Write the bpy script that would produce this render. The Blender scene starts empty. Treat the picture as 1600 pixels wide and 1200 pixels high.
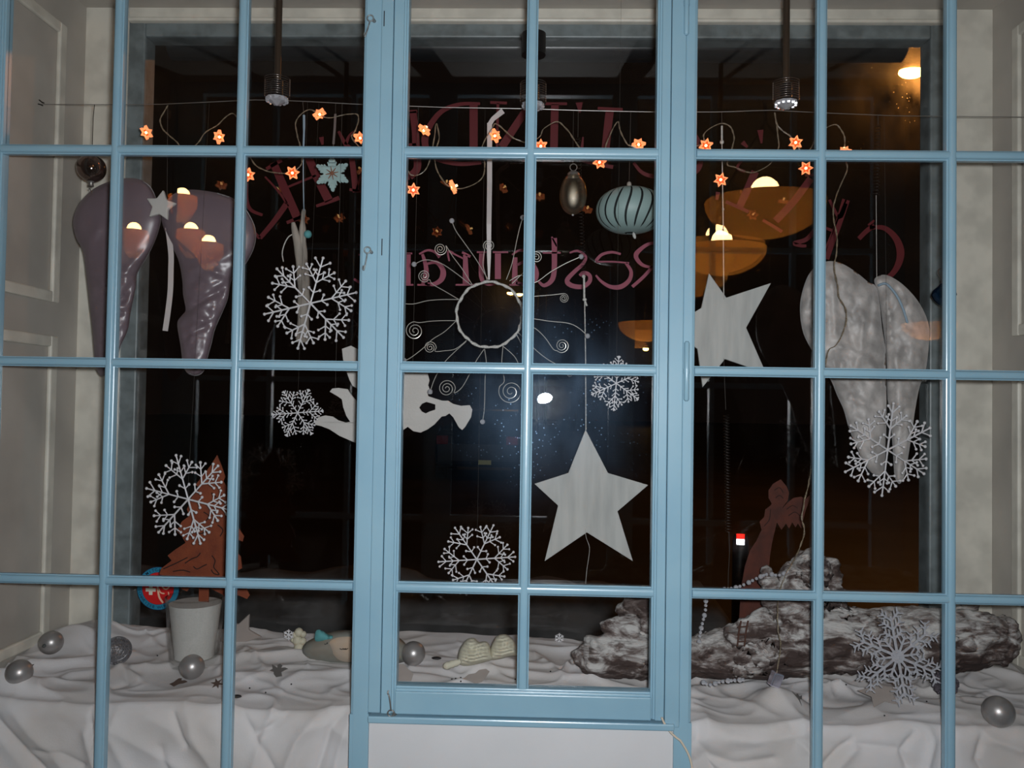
import bpy, bmesh, math, random
from mathutils import Vector, Matrix, noise
from mathutils.geometry import delaunay_2d_cdt, tessellate_polygon
random.seed(7)
C = bpy.context.scene.collection
SC = bpy.context.scene
PI = math.pi

# ------------------------------------------------------------------ camera
F, D, EYE = 1300.0, 1.82, 1.55           # focal length in pixels of a 1600 px frame, metres to the inner window, eye height
RT = Vector((0.99948176, 0.02802431, 0.01583796))
UP = Vector((-0.01510855, -0.02605112, 0.99954643))
FW = Vector((-0.0284242, 0.99926772, 0.02561421))
CAM = Vector((0, -D, EYE))
cd = bpy.data.cameras.new('camera'); cam = bpy.data.objects.new('camera', cd); C.objects.link(cam)
cd.sensor_width = 36; cd.lens = F * 36 / 1600; cd.clip_start = .01; cd.clip_end = 400
cam.matrix_world = Matrix(((RT.x, UP.x, -FW.x, CAM.x), (RT.y, UP.y, -FW.y, CAM.y), (RT.z, UP.z, -FW.z, CAM.z), (0, 0, 0, 1)))
SC.camera = cam
# ------------------------------------------------------------------ sky, flash, exposure
w = bpy.data.worlds.new('night'); SC.world = w; w.use_nodes = True
w.node_tree.nodes['Background'].inputs[0].default_value = (.55, .3, .2, 1)
w.node_tree.nodes['Background'].inputs[1].default_value = .004
FLASH = CAM + RT * .043 + UP * .034
fl = bpy.data.lights.new('camera_flash', 'AREA'); fl.shape = 'ELLIPSE'; fl.size = .06; fl.size_y = .04
fl.energy = 34; fl.color = (.93, .97, 1.0)
fo = bpy.data.objects.new('camera_flash', fl); C.objects.link(fo)
fo.matrix_world = Matrix.Translation(FLASH) @ cam.matrix_world.to_3x3().to_4x4()
SC.view_settings.view_transform = 'Standard'; SC.view_settings.look = 'None'
SC.view_settings.gamma = 1; SC.view_settings.use_curve_mapping = False
SC.view_settings.exposure = 0.0
SC.cycles.transparent_max_bounces = 32
SC.cycles.max_bounces = 10
SC.cycles.sample_clamp_indirect = 6


def ray(px, py):
    return RT * (px - 800) + UP * (600 - py) + FW * F


def P(px, py, Y=0.0):                     # photograph position -> point on the plane y = Y
    d = ray(px, py)
    return CAM + d * ((D + Y) / d.y)


def PZ(px, py, z):                        # photograph position -> point on the plane at height z
    d = ray(px, py)
    return CAM + d * ((z - EYE) / d.z)


def SZ(Y): return (D + Y) / F              # metres per pixel at depth Y


# ------------------------------------------------------------------ materials
def s2l(c):
    c = c / 255.0
    return c / 12.92 if c <= .04045 else ((c + .055) / 1.055) ** 2.4


def col(r, g, b): return (s2l(r), s2l(g), s2l(b), 1)


def mat(name, rgb, rough=.5, metal=0.0, var=0.0, var_scale=8, bump=0.0, bump_scale=60, rgb2=None, spec=.5, coat=0, stretch=None, **kw):
    m = bpy.data.materials.new(name); m.use_nodes = True
    nt = m.node_tree; b = nt.nodes['Principled BSDF']
    b.inputs['Base Color'].default_value = col(*rgb)
    b.inputs['Roughness'].default_value = rough; b.inputs['Metallic'].default_value = metal
    b.inputs['Specular IOR Level'].default_value = spec
    b.inputs['Coat Weight'].default_value = coat
    for k, v in kw.items(): b.inputs[k].default_value = v
    tc = nt.nodes.new('ShaderNodeTexCoord'); vec = tc.outputs['Object']
    if stretch:
        mp = nt.nodes.new('ShaderNodeMapping'); mp.inputs['Scale'].default_value = stretch
        nt.links.new(vec, mp.inputs[0]); vec = mp.outputs[0]
    if var or rgb2:
        n = nt.nodes.new('ShaderNodeTexNoise'); n.inputs['Scale'].default_value = var_scale; n.inputs['Detail'].default_value = 5
        nt.links.new(vec, n.inputs['Vector'])
        r = nt.nodes.new('ShaderNodeValToRGB')
        c2 = rgb2 or tuple(max(0, x * (1 - var)) for x in rgb)
        r.color_ramp.elements[0].color = col(*c2); r.color_ramp.elements[0].position = .35
        r.color_ramp.elements[1].color = col(*rgb); r.color_ramp.elements[1].position = .62
        nt.links.new(n.outputs[0], r.inputs[0]); nt.links.new(r.outputs[0], b.inputs['Base Color'])
    if bump:
        n = nt.nodes.new('ShaderNodeTexNoise'); n.inputs['Scale'].default_value = bump_scale; n.inputs['Detail'].default_value = 4
        nt.links.new(vec, n.inputs['Vector'])
        bp = nt.nodes.new('ShaderNodeBump'); bp.inputs['Strength'].default_value = bump; bp.inputs['Distance'].default_value = .004
        nt.links.new(n.outputs[0], bp.inputs['Height']); nt.links.new(bp.outputs[0], b.inputs['Normal'])
    return m


def emis(name, rgb, strength):
    m = bpy.data.materials.new(name); m.use_nodes = True; nt = m.node_tree
    b = nt.nodes['Principled BSDF']; b.inputs['Base Color'].default_value = col(*rgb)
    b.inputs['Emission Color'].default_value = col(*rgb); b.inputs['Emission Strength'].default_value = strength
    b.inputs['Roughness'].default_value = .3
    return m


def pane_mat(name, dust=0.0, dust_rough=.3, haze=0.0, tint=(1, 1, 1, 1), speck=0.0, dust_col=(.42, .66, 1, 1)):
    """thin window glass: clear, with the mirror reflection of glass, an uneven film of dirt on top"""
    m = bpy.data.materials.new(name); m.use_nodes = True; nt = m.node_tree
    for n in list(nt.nodes):
        if n.type != 'OUTPUT_MATERIAL': nt.nodes.remove(n)
    out = [n for n in nt.nodes if n.type == 'OUTPUT_MATERIAL'][0]
    N = nt.nodes.new; L = nt.links.new
    tr = N('ShaderNodeBsdfTransparent'); tr.inputs[0].default_value = tint
    gl = N('ShaderNodeBsdfGlossy'); gl.inputs['Roughness'].default_value = 0.0
    geo = N('ShaderNodeNewGeometry'); ior = N('ShaderNodeMix'); ior.data_type = 'FLOAT'
    ior.inputs[2].default_value = 1.5; ior.inputs[3].default_value = 1 / 1.5
    L(geo.outputs['Backfacing'], ior.inputs[0])
    fr = N('ShaderNodeFresnel'); L(ior.outputs[0], fr.inputs[0])
    mx = N('ShaderNodeMixShader'); L(fr.outputs[0], mx.inputs[0]); L(tr.outputs[0], mx.inputs[1]); L(gl.outputs[0], mx.inputs[2])
    last = mx
    if dust or haze:
        tc = N('ShaderNodeTexCoord')
        n1 = N('ShaderNodeTexNoise'); n1.inputs['Scale'].default_value = 9; n1.inputs['Detail'].default_value = 8
        mp = N('ShaderNodeMapping'); mp.inputs['Scale'].default_value = (1, 1, .45)
        L(tc.outputs['Object'], mp.inputs[0]); L(mp.outputs[0], n1.inputs['Vector'])
        r = N('ShaderNodeMapRange'); r.inputs['From Min'].default_value = .3; r.inputs['From Max'].default_value = .75
        L(n1.outputs[0], r.inputs[0])
        if speck:                          # dried drops and dust grains
            vo = N('ShaderNodeTexVoronoi'); vo.inputs['Scale'].default_value = 85; L(tc.outputs['Object'], vo.inputs['Vector'])
            sr = N('ShaderNodeMapRange'); sr.inputs['From Min'].default_value = .16; sr.inputs['From Max'].default_value = .05
            sr.inputs['To Max'].default_value = speck; L(vo.outputs['Distance'], sr.inputs[0])
            n2 = N('ShaderNodeTexNoise'); n2.inputs['Scale'].default_value = 14; L(tc.outputs['Object'], n2.inputs['Vector'])
            s2 = N('ShaderNodeMapRange'); s2.inputs['From Min'].default_value = .5; s2.inputs['From Max'].default_value = .62; L(n2.outputs[0], s2.inputs[0])
            mu = N('ShaderNodeMath'); mu.operation = 'MULTIPLY'; L(sr.outputs[0], mu.inputs[0]); L(s2.outputs[0], mu.inputs[1])
            ad = N('ShaderNodeMath'); ad.operation = 'ADD'; L(r.outputs[0], ad.inputs[0]); L(mu.outputs[0], ad.inputs[1])
            fac0 = ad.outputs[0]
        else: fac0 = r.outputs[0]
        if dust:
            dg = N('ShaderNodeBsdfGlossy'); dg.distribution = 'BECKMANN'; dg.inputs['Roughness'].default_value = dust_rough; dg.inputs['Color'].default_value = dust_col
            f = N('ShaderNodeMath'); f.operation = 'MULTIPLY'; f.inputs[1].default_value = dust; L(fac0, f.inputs[0])
            m2 = N('ShaderNodeMixShader'); L(f.outputs[0], m2.inputs[0]); L(last.outputs[0], m2.inputs[1]); L(dg.outputs[0], m2.inputs[2]); last = m2
        if haze:
            rf = N('ShaderNodeBsdfRefraction'); rf.inputs['Roughness'].default_value = 1.0; rf.inputs['IOR'].default_value = 1.035
            f = N('ShaderNodeMath'); f.operation = 'MULTIPLY'; f.inputs[1].default_value = haze; L(fac0, f.inputs[0])
            m2 = N('ShaderNodeMixShader'); L(f.outputs[0], m2.inputs[0]); L(last.outputs[0], m2.inputs[1]); L(rf.outputs[0], m2.inputs[2]); last = m2
    L(last.outputs[0], out.inputs[0])
    return m


M = {}
M['blue'] = mat('pale_blue_gloss_paint', (138, 173, 190), .27, var=.07, var_scale=5, bump=.05, bump_scale=40, rgb2=(130, 166, 185))
M['white_wall'] = mat('white_reveal_paint', (188, 182, 173), .55, var=.1, var_scale=4, bump=.08, bump_scale=70)
M['trim'] = mat('cream_trim_paint', (222, 217, 204), .4, var=.1, var_scale=14, bump=.1, bump_scale=90)
M['grey_frame'] = mat('grey_green_frame_paint', (120, 130, 132), .42, var=.2, var_scale=22, bump=.1, bump_scale=80)
M['panel'] = mat('white_panel_paint', (205, 205, 207), .6, var=.04, var_scale=3, bump=.05, bump_scale=50)
M['pane'] = pane_mat('inner_pane_glass', dust=.0022, dust_rough=.26, speck=9)
M['outer_pane'] = pane_mat('outer_pane_glass', dust=.001, dust_rough=.3, haze=.04, speck=5)
M['cloth'] = mat('white_cotton_cloth', (216, 213, 214), .9, var=.1, var_scale=5, bump=.12, bump_scale=240, rgb2=(200, 194, 190))
M['iron'] = mat('dull_grey_iron', (120, 125, 125), .45, .8, bump=.1)
M['hookpaint'] = mat('chipped_blue_grey_hook', (138, 148, 150), .4, .2, rgb2=(96, 100, 102), var_scale=160)
M['dark_iron'] = mat('dark_iron', (50, 45, 42), .5, .7)
M['wire'] = mat('steel_wire', (140, 136, 132), .4, .6)
M['thread'] = mat('nylon_thread', (70, 66, 62), .5)
M['cord'] = mat('white_cord', (200, 198, 192), .8, var=.2, var_scale=300)
M['ribbon'] = mat('white_satin_ribbon', (196, 188, 186), .35)
M['greyribbon'] = mat('grey_ribbon', (105, 95, 92), .5)
M['white_wood'] = mat('white_painted_wood', (182, 182, 178), .75, var=.08, var_scale=10, bump=.15, bump_scale=25, stretch=(4, 1, .6), rgb2=(165, 166, 163))
M['cherub'] = mat('white_felt', (192, 188, 183), .85, var=.05, bump=.2, bump_scale=160)
M['flake'] = mat('white_plastic_flake', (212, 210, 212), .45)
M['glitter'] = mat('silver_glitter', (215, 215, 222), .3, .3, bump=1.0, bump_scale=700)
M['purple'] = mat('mauve_satin', (112, 97, 104), .38, .0, spec=.9, bump=.3, bump_scale=14, **{'Sheen Weight': .2, 'Sheen Roughness': .25})
M['velvet'] = mat('crushed_white_velvet', (192, 186, 182), .5, .0, spec=.6, bump=1.0, bump_scale=30, var=.22, var_scale=22, **{'Sheen Weight': .35})  # uneven tone paints the streaks of sheen into the velvet colour
M['silver'] = mat('matt_silver', (165, 161, 159), .38, .6)
M['chrome'] = mat('chrome', (225, 222, 238), .16, .85)
M['sun_wire'] = mat('bright_silver_wire', (200, 196, 188), .35, .45)
M['rust'] = mat('rusty_sheet_iron', (124, 56, 24), .7, .0, rgb2=(106, 44, 18), var_scale=30, bump=.2, bump_scale=160)
M['rust_dim'] = mat('dimmed_rust', (84, 38, 24), .8, .0, rgb2=(66, 30, 20), var_scale=30, bump=.2, bump_scale=160)  # tree's rust darkened for the angel, its dimmer light put into the colour
M['rust_dark'] = mat('dark_cut_slits', (38, 16, 10), .9)
M['sand'] = mat('white_sand', (200, 196, 192), .9, var=.05, var_scale=300, bump=.25, bump_scale=500)
M['jar'] = pane_mat('jar_glass', tint=(.985, .99, .985, 1))
M['brown_tube'] = mat('brown_tube', (74, 62, 52), .35, .5)
M['cooling'] = mat('smoked_glass_ring', (120, 112, 108), .2, .85)
M['crystal'] = mat('faceted_crystal', (220, 220, 226), .1, .55)
M['cable'] = mat('clear_twisted_cable', (150, 134, 112), .35, var=.5, var_scale=350)
M['led_star'] = emis('lit_star_cap', (190, 74, 32), .45)
M['led_star_edge'] = emis('lit_star_rim', (255, 150, 95), 1.0)
M['led'] = emis('lit_bulb', (255, 205, 130), 6.0)
M['teal'] = mat('pale_teal_card', (142, 165, 162), .5, var=.05)
M['teal_dark'] = mat('dark_slit', (18, 26, 28), .8)
M['amber_glass'] = mat('mirrored_amber_glass', (150, 128, 118), .07, .9, var=.35, var_scale=12)
M['egg_glass'] = pane_mat('smoked_egg_glass', dust=.34, dust_rough=.5, tint=(.86, .82, .74, 1), dust_col=(.8, .7, .55, 1))
M['blue_bauble'] = mat('dark_blue_glass', (6, 40, 66), .08, .6)
M['driftwood'] = mat('bleached_driftwood', (160, 152, 142), .8, rgb2=(112, 104, 96), var_scale=30, bump=.4, bump_scale=70, stretch=(1, 1, .2))
M['blueflake'] = mat('pale_blue_flake', (160, 186, 184), .7, bump=.5, bump_scale=300, var=.08, var_scale=40)
M['rust_core'] = mat('rusty_brown_star', (128, 84, 62), .8)
M['bluecord'] = mat('pale_blue_cord', (140, 160, 175), .8)
M['red_letter'] = mat('dark_red_paint', (88, 4, 16), .6)
M['rose_letter'] = mat('dusty_red_paint', (140, 64, 84), .6)
M['knit'] = mat('cream_knit', (205, 200, 180), .9, bump=.3, bump_scale=300)
M['stone'] = mat('grey_green_ceramic', (142, 148, 142), .5, rgb2=(125, 116, 104), var_scale=7)
M['face'] = mat('pale_orange_face', (188, 160, 132), .6, rgb2=(160, 148, 136), var_scale=14)
M['turq'] = mat('turquoise_felt', (86, 150, 152), .8, bump=.3, bump_scale=120)
M['cream'] = mat('cream_resin', (196, 190, 168), .6, bump=.6, bump_scale=90)
M['tin'] = mat('dull_tin', (138, 134, 130), .4, .7)
M['bronze'] = mat('brown_metal', (110, 92, 84), .45, .6)
M['black'] = mat('black_seed', (32, 28, 28), .6)
M['vellum'] = mat('grey_vellum', (166, 156, 150), .5, var=.05, var_scale=30)
M['whitecable'] = mat('cream_cable', (205, 190, 172), .5)
M['darkslot'] = mat('dark_slot', (40, 42, 48), .9)
M['brownwood'] = mat('dark_brown_wood', (84, 52, 40), .8, var=.2)
M['st_blue'] = mat('sticker_blue', (30, 130, 165), .5)
M['st_navy'] = mat('sticker_navy', (10, 35, 70), .5)
M['st_red'] = mat('sticker_red', (205, 22, 22), .5)
M['st_white'] = mat('sticker_white', (225, 222, 205), .5)
M['st_cream'] = mat('sticker_cream', (240, 190, 160), .5)


def log_mat():
    m = bpy.data.materials.new('snowy_driftwood'); m.use_nodes = True; nt = m.node_tree; b = nt.nodes['Principled BSDF']
    N = nt.nodes.new; L = nt.links.new
    tc = N('ShaderNodeTexCoord'); mp = N('ShaderNodeMapping'); mp.inputs['Scale'].default_value = (1, 1.6, 2.6); L(tc.outputs['Object'], mp.inputs[0])
    n1 = N('ShaderNodeTexNoise'); n1.inputs['Scale'].default_value = 13; n1.inputs['Detail'].default_value = 10; n1.inputs['Roughness'].default_value = .68; n1.inputs['Distortion'].default_value = .6
    L(mp.outputs[0], n1.inputs['Vector'])
    geo = N('ShaderNodeNewGeometry'); sx = N('ShaderNodeSeparateXYZ'); L(geo.outputs['Normal'], sx.inputs[0])
    a = N('ShaderNodeMath'); a.operation = 'MULTIPLY_ADD'; a.inputs[1].default_value = .13; L(sx.outputs['Z'], a.inputs[0]); L(n1.outputs[0], a.inputs[2])
    r = N('ShaderNodeValToRGB'); L(a.outputs[0], r.inputs[0])
    e = r.color_ramp.elements; e[0].position = .43; e[0].color = col(62, 48, 44); e[1].position = .64; e[1].color = col(190, 187, 184)
    x = e.new(.51); x.color = col(104, 92, 88)
    L(r.outputs[0], b.inputs['Base Color']); b.inputs['Roughness'].default_value = .85
    n2 = N('ShaderNodeTexNoise'); n2.inputs['Scale'].default_value = 60; n2.inputs['Detail'].default_value = 8; L(mp.outputs[0], n2.inputs['Vector'])
    bp = N('ShaderNodeBump'); bp.inputs['Strength'].default_value = .7; bp.inputs['Distance'].default_value = .006; L(n2.outputs[0], bp.inputs['Height']); L(bp.outputs[0], b.inputs['Normal'])
    return m


M['log'] = log_mat()


# ------------------------------------------------------------------ mesh builder
class MB:
    def __init__(s): s.v = []; s.f = []

    def add(s, vs, fs):
        o = len(s.v); s.v += [Vector(v) for v in vs]; s.f += [tuple(i + o for i in f) for f in fs]; return s

    def box(s, a, b):
        (x0, y0, z0), (x1, y1, z1) = a, b
        vs = [(x, y, z) for x in (x0, x1) for y in (y0, y1) for z in (z0, z1)]
        return s.add(vs, [(0, 1, 3, 2), (4, 6, 7, 5), (0, 4, 5, 1), (2, 3, 7, 6), (0, 2, 6, 4), (1, 5, 7, 3)])

    def ext(s, loop, vec):                 # straight extrusion of a closed loop of points
        n = len(loop); vec = Vector(vec)
        vs = [Vector(p) for p in loop] + [Vector(p) + vec for p in loop]
        fs = [(i, (i + 1) % n, n + (i + 1) % n, n + i) for i in range(n)]
        t = tessellate_polygon([[Vector(p) for p in loop]])
        fs += [tuple(q) for q in t] + [tuple(n + i for i in reversed(q)) for q in t]
        return s.add(vs, fs)

    def plate(s, loops, off):              # loops: outer first, then holes, as 3D points; thickness vector off
        off = Vector(off); allp = [Vector(p) for lp in loops for p in lp]; n = len(allp)
        t = tessellate_polygon([[Vector(p) for p in lp] for lp in loops])
        fs = [tuple(q) for q in t] + [tuple(n + i for i in reversed(q)) for q in t]
        o = 0
        for lp in loops:
            k = len(lp)
            fs += [(o + i, o + (i + 1) % k, n + o + (i + 1) % k, n + o + i) for i in range(k)]
            o += k
        return s.add(allp + [p + off for p in allp], fs)

    def tube(s, pts, r, n=6, closed=False, cap=True):
        pts = [Vector(p) for p in pts]; m = len(pts)
        rs = r if isinstance(r, (list, tuple)) else [r] * m
        tang = []
        for i in range(m):
            a = pts[i - 1] if (i > 0 or closed) else pts[i]; b = pts[(i + 1) % m] if (i < m - 1 or closed) else pts[i]
            t = b - a; tang.append(t.normalized() if t.length > 1e-9 else Vector((0, 0, 1)))
        ref = Vector((0, 1, 0)) if abs(tang[0].y) < .9 else Vector((1, 0, 0))
        u = tang[0].cross(ref).normalized(); vs = []
        for i in range(m):
            u = (u - tang[i] * u.dot(tang[i]))
            u = u.normalized() if u.length > 1e-6 else tang[i].orthogonal().normalized()
            w_ = tang[i].cross(u)
            for k in range(n):
                a = 2 * PI * k / n; vs.append(pts[i] + (u * math.cos(a) + w_ * math.sin(a)) * rs[i])
        fs = []
        for i in range(m if closed else m - 1):
            j = (i + 1) % m
            for k in range(n): fs.append((i * n + k, i * n + (k + 1) % n, j * n + (k + 1) % n, j * n + k))
        if cap and not closed: fs += [tuple(range(n))[::-1], tuple((m - 1) * n + k for k in range(n))]
        return s.add(vs, fs)

    def sphere(s, c, r, seg=12, rings=8, sc=(1, 1, 1), rot=None):
        c = Vector(c); vs = []; fs = []
        for i in range(rings + 1):
            th = PI * i / rings
            for k in range(seg):
                a = 2 * PI * k / seg
                p = Vector((r * sc[0] * math.sin(th) * math.cos(a), r * sc[1] * math.sin(th) * math.sin(a), r * sc[2] * math.cos(th)))
                if rot: p = rot @ p
                vs.append(c + p)
        for i in range(rings):
            for k in range(seg):
                q = (i * seg + k, i * seg + (k + 1) % seg, (i + 1) * seg + (k + 1) % seg, (i + 1) * seg + k)
                fs.append(q)
        return s.add(vs, fs)

    def lathe(s, prof, c, seg=24, axis=None):   # prof: (radius, height)
        c = Vector(c); vs = []; n = len(prof)
        for r, h in prof:
            for k in range(seg):
                a = 2 * PI * k / seg; p = Vector((r * math.cos(a), r * math.sin(a), h))
                if axis: p = axis @ p
                vs.append(c + p)
        fs = [(i * seg + k, i * seg + (k + 1) % seg, (i + 1) * seg + (k + 1) % seg, (i + 1) * seg + k) for i in range(n - 1) for k in range(seg)]
        return s.add(vs, fs)

    def ribbon(s, pts, width, off, up=None):    # flat band through points in a plane facing the viewer, thickness vector off
        pts = [Vector(p) for p in pts]; ws = width if isinstance(width, (list, tuple)) else [width] * len(pts)
        L_, R_ = [], []
        for i, p in enumerate(pts):
            a = pts[max(i - 1, 0)]; b = pts[min(i + 1, len(pts) - 1)]; t = (b - a).normalized()
            n = Vector((-t.z, 0, t.x)); n = n.normalized() if n.length > 1e-6 else Vector((1, 0, 0))
            L_.append(p + n * ws[i] / 2); R_.append(p - n * ws[i] / 2)
        n = len(pts); off = Vector(off)
        vs = L_ + R_ + [p + off for p in L_] + [p + off for p in R_]
        fs = []
        for i in range(n - 1):
            fs += [(i, i + 1, n + i + 1, n + i), (2 * n + i, 3 * n + i, 3 * n + i + 1, 2 * n + i + 1),
                   (i, 2 * n + i, 2 * n + i + 1, i + 1), (n + i, n + i + 1, 3 * n + i + 1, 3 * n + i)]
        fs += [(0, n, 3 * n, 2 * n), (n - 1, 3 * n - 1, 4 * n - 1, 2 * n - 1)]
        return s.add(vs, fs)

    def build(s, name, m, parent=None, smooth=False, bevel=0, org=None):
        if parent: org = wpos(parent)
        elif org is None:
            xs = [v.x for v in s.v]; ys = [v.y for v in s.v]; zs = [v.z for v in s.v]
            org = Vector(((min(xs) + max(xs)) / 2, (min(ys) + max(ys)) / 2, min(zs)))
        org = Vector(org)
        me = bpy.data.meshes.new(name)
        bm = bmesh.new(); vv = [bm.verts.new(v - org) for v in s.v]
        for f in s.f:
            try: bm.faces.new([vv[i] for i in f])
            except ValueError: pass
        bmesh.ops.remove_doubles(bm, verts=bm.verts, dist=1e-6)
        bmesh.ops.recalc_face_normals(bm, faces=bm.faces)
        if bevel:
            ed = [e for e in bm.edges if len(e.link_faces) == 2 and e.calc_face_angle(0) > .6]
            bmesh.ops.bevel(bm, geom=ed, offset=bevel, segments=2, profile=.5, affect='EDGES')
        if smooth:
            for f in bm.faces: f.smooth = True
            for e in bm.edges:
                if len(e.link_faces) == 2 and e.calc_face_angle(0) > (smooth if smooth is not True else 1.2): e.smooth = False
        bm.to_mesh(me); bm.free()
        me.materials.append(m)
        o = bpy.data.objects.new(name, me); C.objects.link(o)
        if parent: o.parent = parent
        else: o.location = org
        return o


def wpos(o):
    v = Vector(o.location)
    while o.parent: o = o.parent; v += o.location
    return v


def tag(o, label=None, cat=None, group=None, kind=None):
    for k, v in (('label', label), ('category', cat), ('group', group), ('kind', kind)):
        if v: o[k] = v
    return o


def thing(name, label, cat, loc, group=None, kind=None):
    o = bpy.data.objects.new(name, None); C.objects.link(o); o.location = loc; o.empty_display_size = .05
    return tag(o, label, cat, group, kind)


def struct(name, loc=(0, 0, 0), label=None):
    o = bpy.data.objects.new(name, None); C.objects.link(o); o.location = loc
    return tag(o, label, None, None, 'structure')


def copy_tree(o, parent=None, **kw):
    c = o.copy(); C.objects.link(c)
    if parent: c.parent = parent
    for ch in list(o.children): copy_tree(ch, c)
    return c


def cat_rom(pts, n=6, closed=False):       # smooth curve through control points (any dimension vectors)
    pts = [Vector(p) for p in pts]; m = len(pts); out = []
    for i in range(m if closed else m - 1):
        g = (lambda k: pts[k % m]) if closed else (lambda k: pts[min(max(k, 0), m - 1)])
        p0, p1, p2, p3 = g(i - 1), g(i), g(i + 1), g(i + 2)
        for k in range(n):
            t = k / n
            out.append(.5 * (2 * p1 + (p2 - p0) * t + (2 * p0 - 5 * p1 + 4 * p2 - p3) * t * t + (3 * p1 - p0 - 3 * p2 + p3) * t ** 3))
    if not closed: out.append(pts[-1])
    return out


def px_curve(pts, Y, n=6, closed=False, jit=0):
    return [P(p[0] + random.uniform(-jit, jit), p[1] + random.uniform(-jit, jit), Y) for p in cat_rom([(x, y, 0) for x, y in pts], n, closed)]


# ================================================================== THE SETTING
def Z(rel): return EYE + rel
XL, XR, YB = -1.33, 1.28, .55
ZTOP = Z(1.144); ZSILL = Z(-.70)
ROWS = [-.885, -.402, .0814, .560, 1.041]
EDGE_L, EDGE_R = -1.21, 1.172
GL, GR = -.394, .3464                      # glass edges beside the middle casement
CB = -.0185
CGL, CGR = -.294, .2576                    # casement glass edges
CBOT = -.6155
RAIL_BOT = P(800, 1119, 0).z - EYE

room = MB().box((-5, -9, -.1), (5, .0, 0)); tag(room.build('floor', mat('dark_parquet', (44, 30, 22), .5, var=.3)), None, kind='structure')
tag(MB().box((-5, -9, 3.1), (5, .0, 3.2)).build('ceiling', mat('dim_ceiling', (58, 46, 36), .9)), kind='structure')
tag(MB().box((-5, -9.1, 0), (5, -9, 3.1)).build('wall_back', mat('brown_back_wall', (36, 27, 22), .8)), kind='structure')
wf = MB().box((-5, .0, 0), (-1.36, .04, 3.1)).box((1.33, .0, 0), (5, .04, 3.1)).box((-1.36, .0, Z(1.2)), (1.33, .04, 3.1)).box((-1.36, 0, 0), (1.33, .04, Z(-.96)))
tag(wf.build('wall_front', M['panel']), kind='structure')
# reveals of the deep window niche with their panel mouldings


def reveal(name, x, sgn, panels):
    r = struct(name, (x, .3, EYE), 'off-white painted side of the deep window niche')
    MB().box((min(x, x - sgn * .06), .04, Z(-.98)), (max(x, x - sgn * .06), YB, Z(1.25))).build('plaster', M['white_wall'], r)
    for za, zb in panels:
        for a, b in (((x, .405, za), (x + sgn * .012, .437, zb)), ((x, .05, zb - .03), (x + sgn * .012, .405, zb)), ((x, .05, za), (x + sgn * .012, .405, za + .03))):
            MB().box((min(a[0], b[0]), a[1], a[2]), (max(a[0], b[0]), b[1], b[2])).build('panel_moulding', M['trim'], r, bevel=.004)
    return r


reveal('wall_left', XL, 1, [(Z(.262), Z(1.035)), (Z(-.66), Z(.17))])
reveal('wall_right', XR, -1, [(Z(.205), Z(1.035)), (Z(-.66), Z(.11))])
tag(MB().box((XL - .06, .04, ZTOP), (XR + .06, YB, ZTOP + .06)).build('trim_niche_top', M['white_wall']), 'off-white painted top of the window niche', kind='structure')
tag(MB().box((XL - .06, .125, Z(-.80)), (XR + .06, YB + .06, Z(-.735))).build('trim_window_sill', M['white_wall']), 'white window sill under the cloth', kind='structure')
tag(MB().box((XL - .06, .13, Z(-1.0)), (XR + .06, .17, Z(-.80))).build('trim_sill_front', M['panel']), kind='structure')

# outer window: cream face trim, grey-green frame, one big dark pane
OL, OR_ = P(192, 300, YB).x, P(1482, 300, YB).x
OT = P(800, 35, YB).z
IL, IR_, IT = P(221, 300, .565).x, P(1453, 300, .565).x, P(800, 59, .565).z
w2 = struct('window_2', (0, .58, EYE), 'outer window with grey-green frame and dark pane')
for a, b in (((XL - .04, YB, Z(-.8)), (OL, YB + .05, ZTOP + .04)), ((OR_, YB, Z(-.8)), (XR + .04, YB + .05, ZTOP + .04)), ((OL, YB, OT), (OR_, YB + .05, ZTOP + .04))):
    MB().box(a, b).build('face_trim', M['trim'], w2, bevel=.006)
MB().box((OL, YB - .008, OT), (OR_, YB + .01, OT + .012)).build('drip_moulding', M['trim'], w2, bevel=.005)
for a, b in (((OL - .01, .562, Z(-.8)), (IL, .63, OT + .02)), ((IR_, .562, Z(-.8)), (OR_ + .01, .63, OT + .02)), ((IL, .562, IT), (IR_, .63, OT + .02)), ((IL, .562, Z(-.8)), (IR_, .63, Z(-.69)))):
    MB().box(a, b).build('outer_frame', M['grey_frame'], w2, bevel=.004)
YG = .572
MB().box((IL - .01, YG, Z(-.7)), (IR_ + .01, YG + .004, IT + .01)).build('pane', M['outer_pane'], w2)
# roller box just outside the top of the pane
rb = MB(); prof = []
for k in range(13):
    a = PI * k / 12; prof.append((IL + .02, .70 - .05 * math.sin(a), P(850, 64, .7).z - .026 + .04 * math.cos(a)))
rb.ext(prof, (IR_ - IL - .04, 0, 0)); rb.build('awning_box', mat('dark_slate_gloss', (22, 26, 30), .3), w2, smooth=.7)

# inner window: pale blue, fixed lights at both sides, a casement in the middle
w1 = struct('window_1', (0, 0, EYE), 'pale blue inner window divided by glazing bars')


def bar_profile(h):                        # half-section (offset across, depth), mirrored
    a = [(h * .42, 0), (h * .60, .0012), (h * .76, .0045), (h * .80, .0075), (h, .0085), (h, .0165), (h * .8, .030)]
    return [(-x, y) for x, y in a[::-1]] + a


def vbar(x, z0, z1, h, parent, name='glazing_bar', y=0):
    MB().ext([(x + u, y + v, z0) for u, v in bar_profile(h)], (0, 0, z1 - z0)).build(name, M['blue'], parent, smooth=.9)


def hbar(z, x0, x1, h, parent, name='glazing_bar', y=.0008):
    MB().ext([(x0, y + v, z + u) for u, v in bar_profile(h)], (x1 - x0, 0, 0)).build(name, M['blue'], parent, smooth=.9)


random.seed(3)


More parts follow.
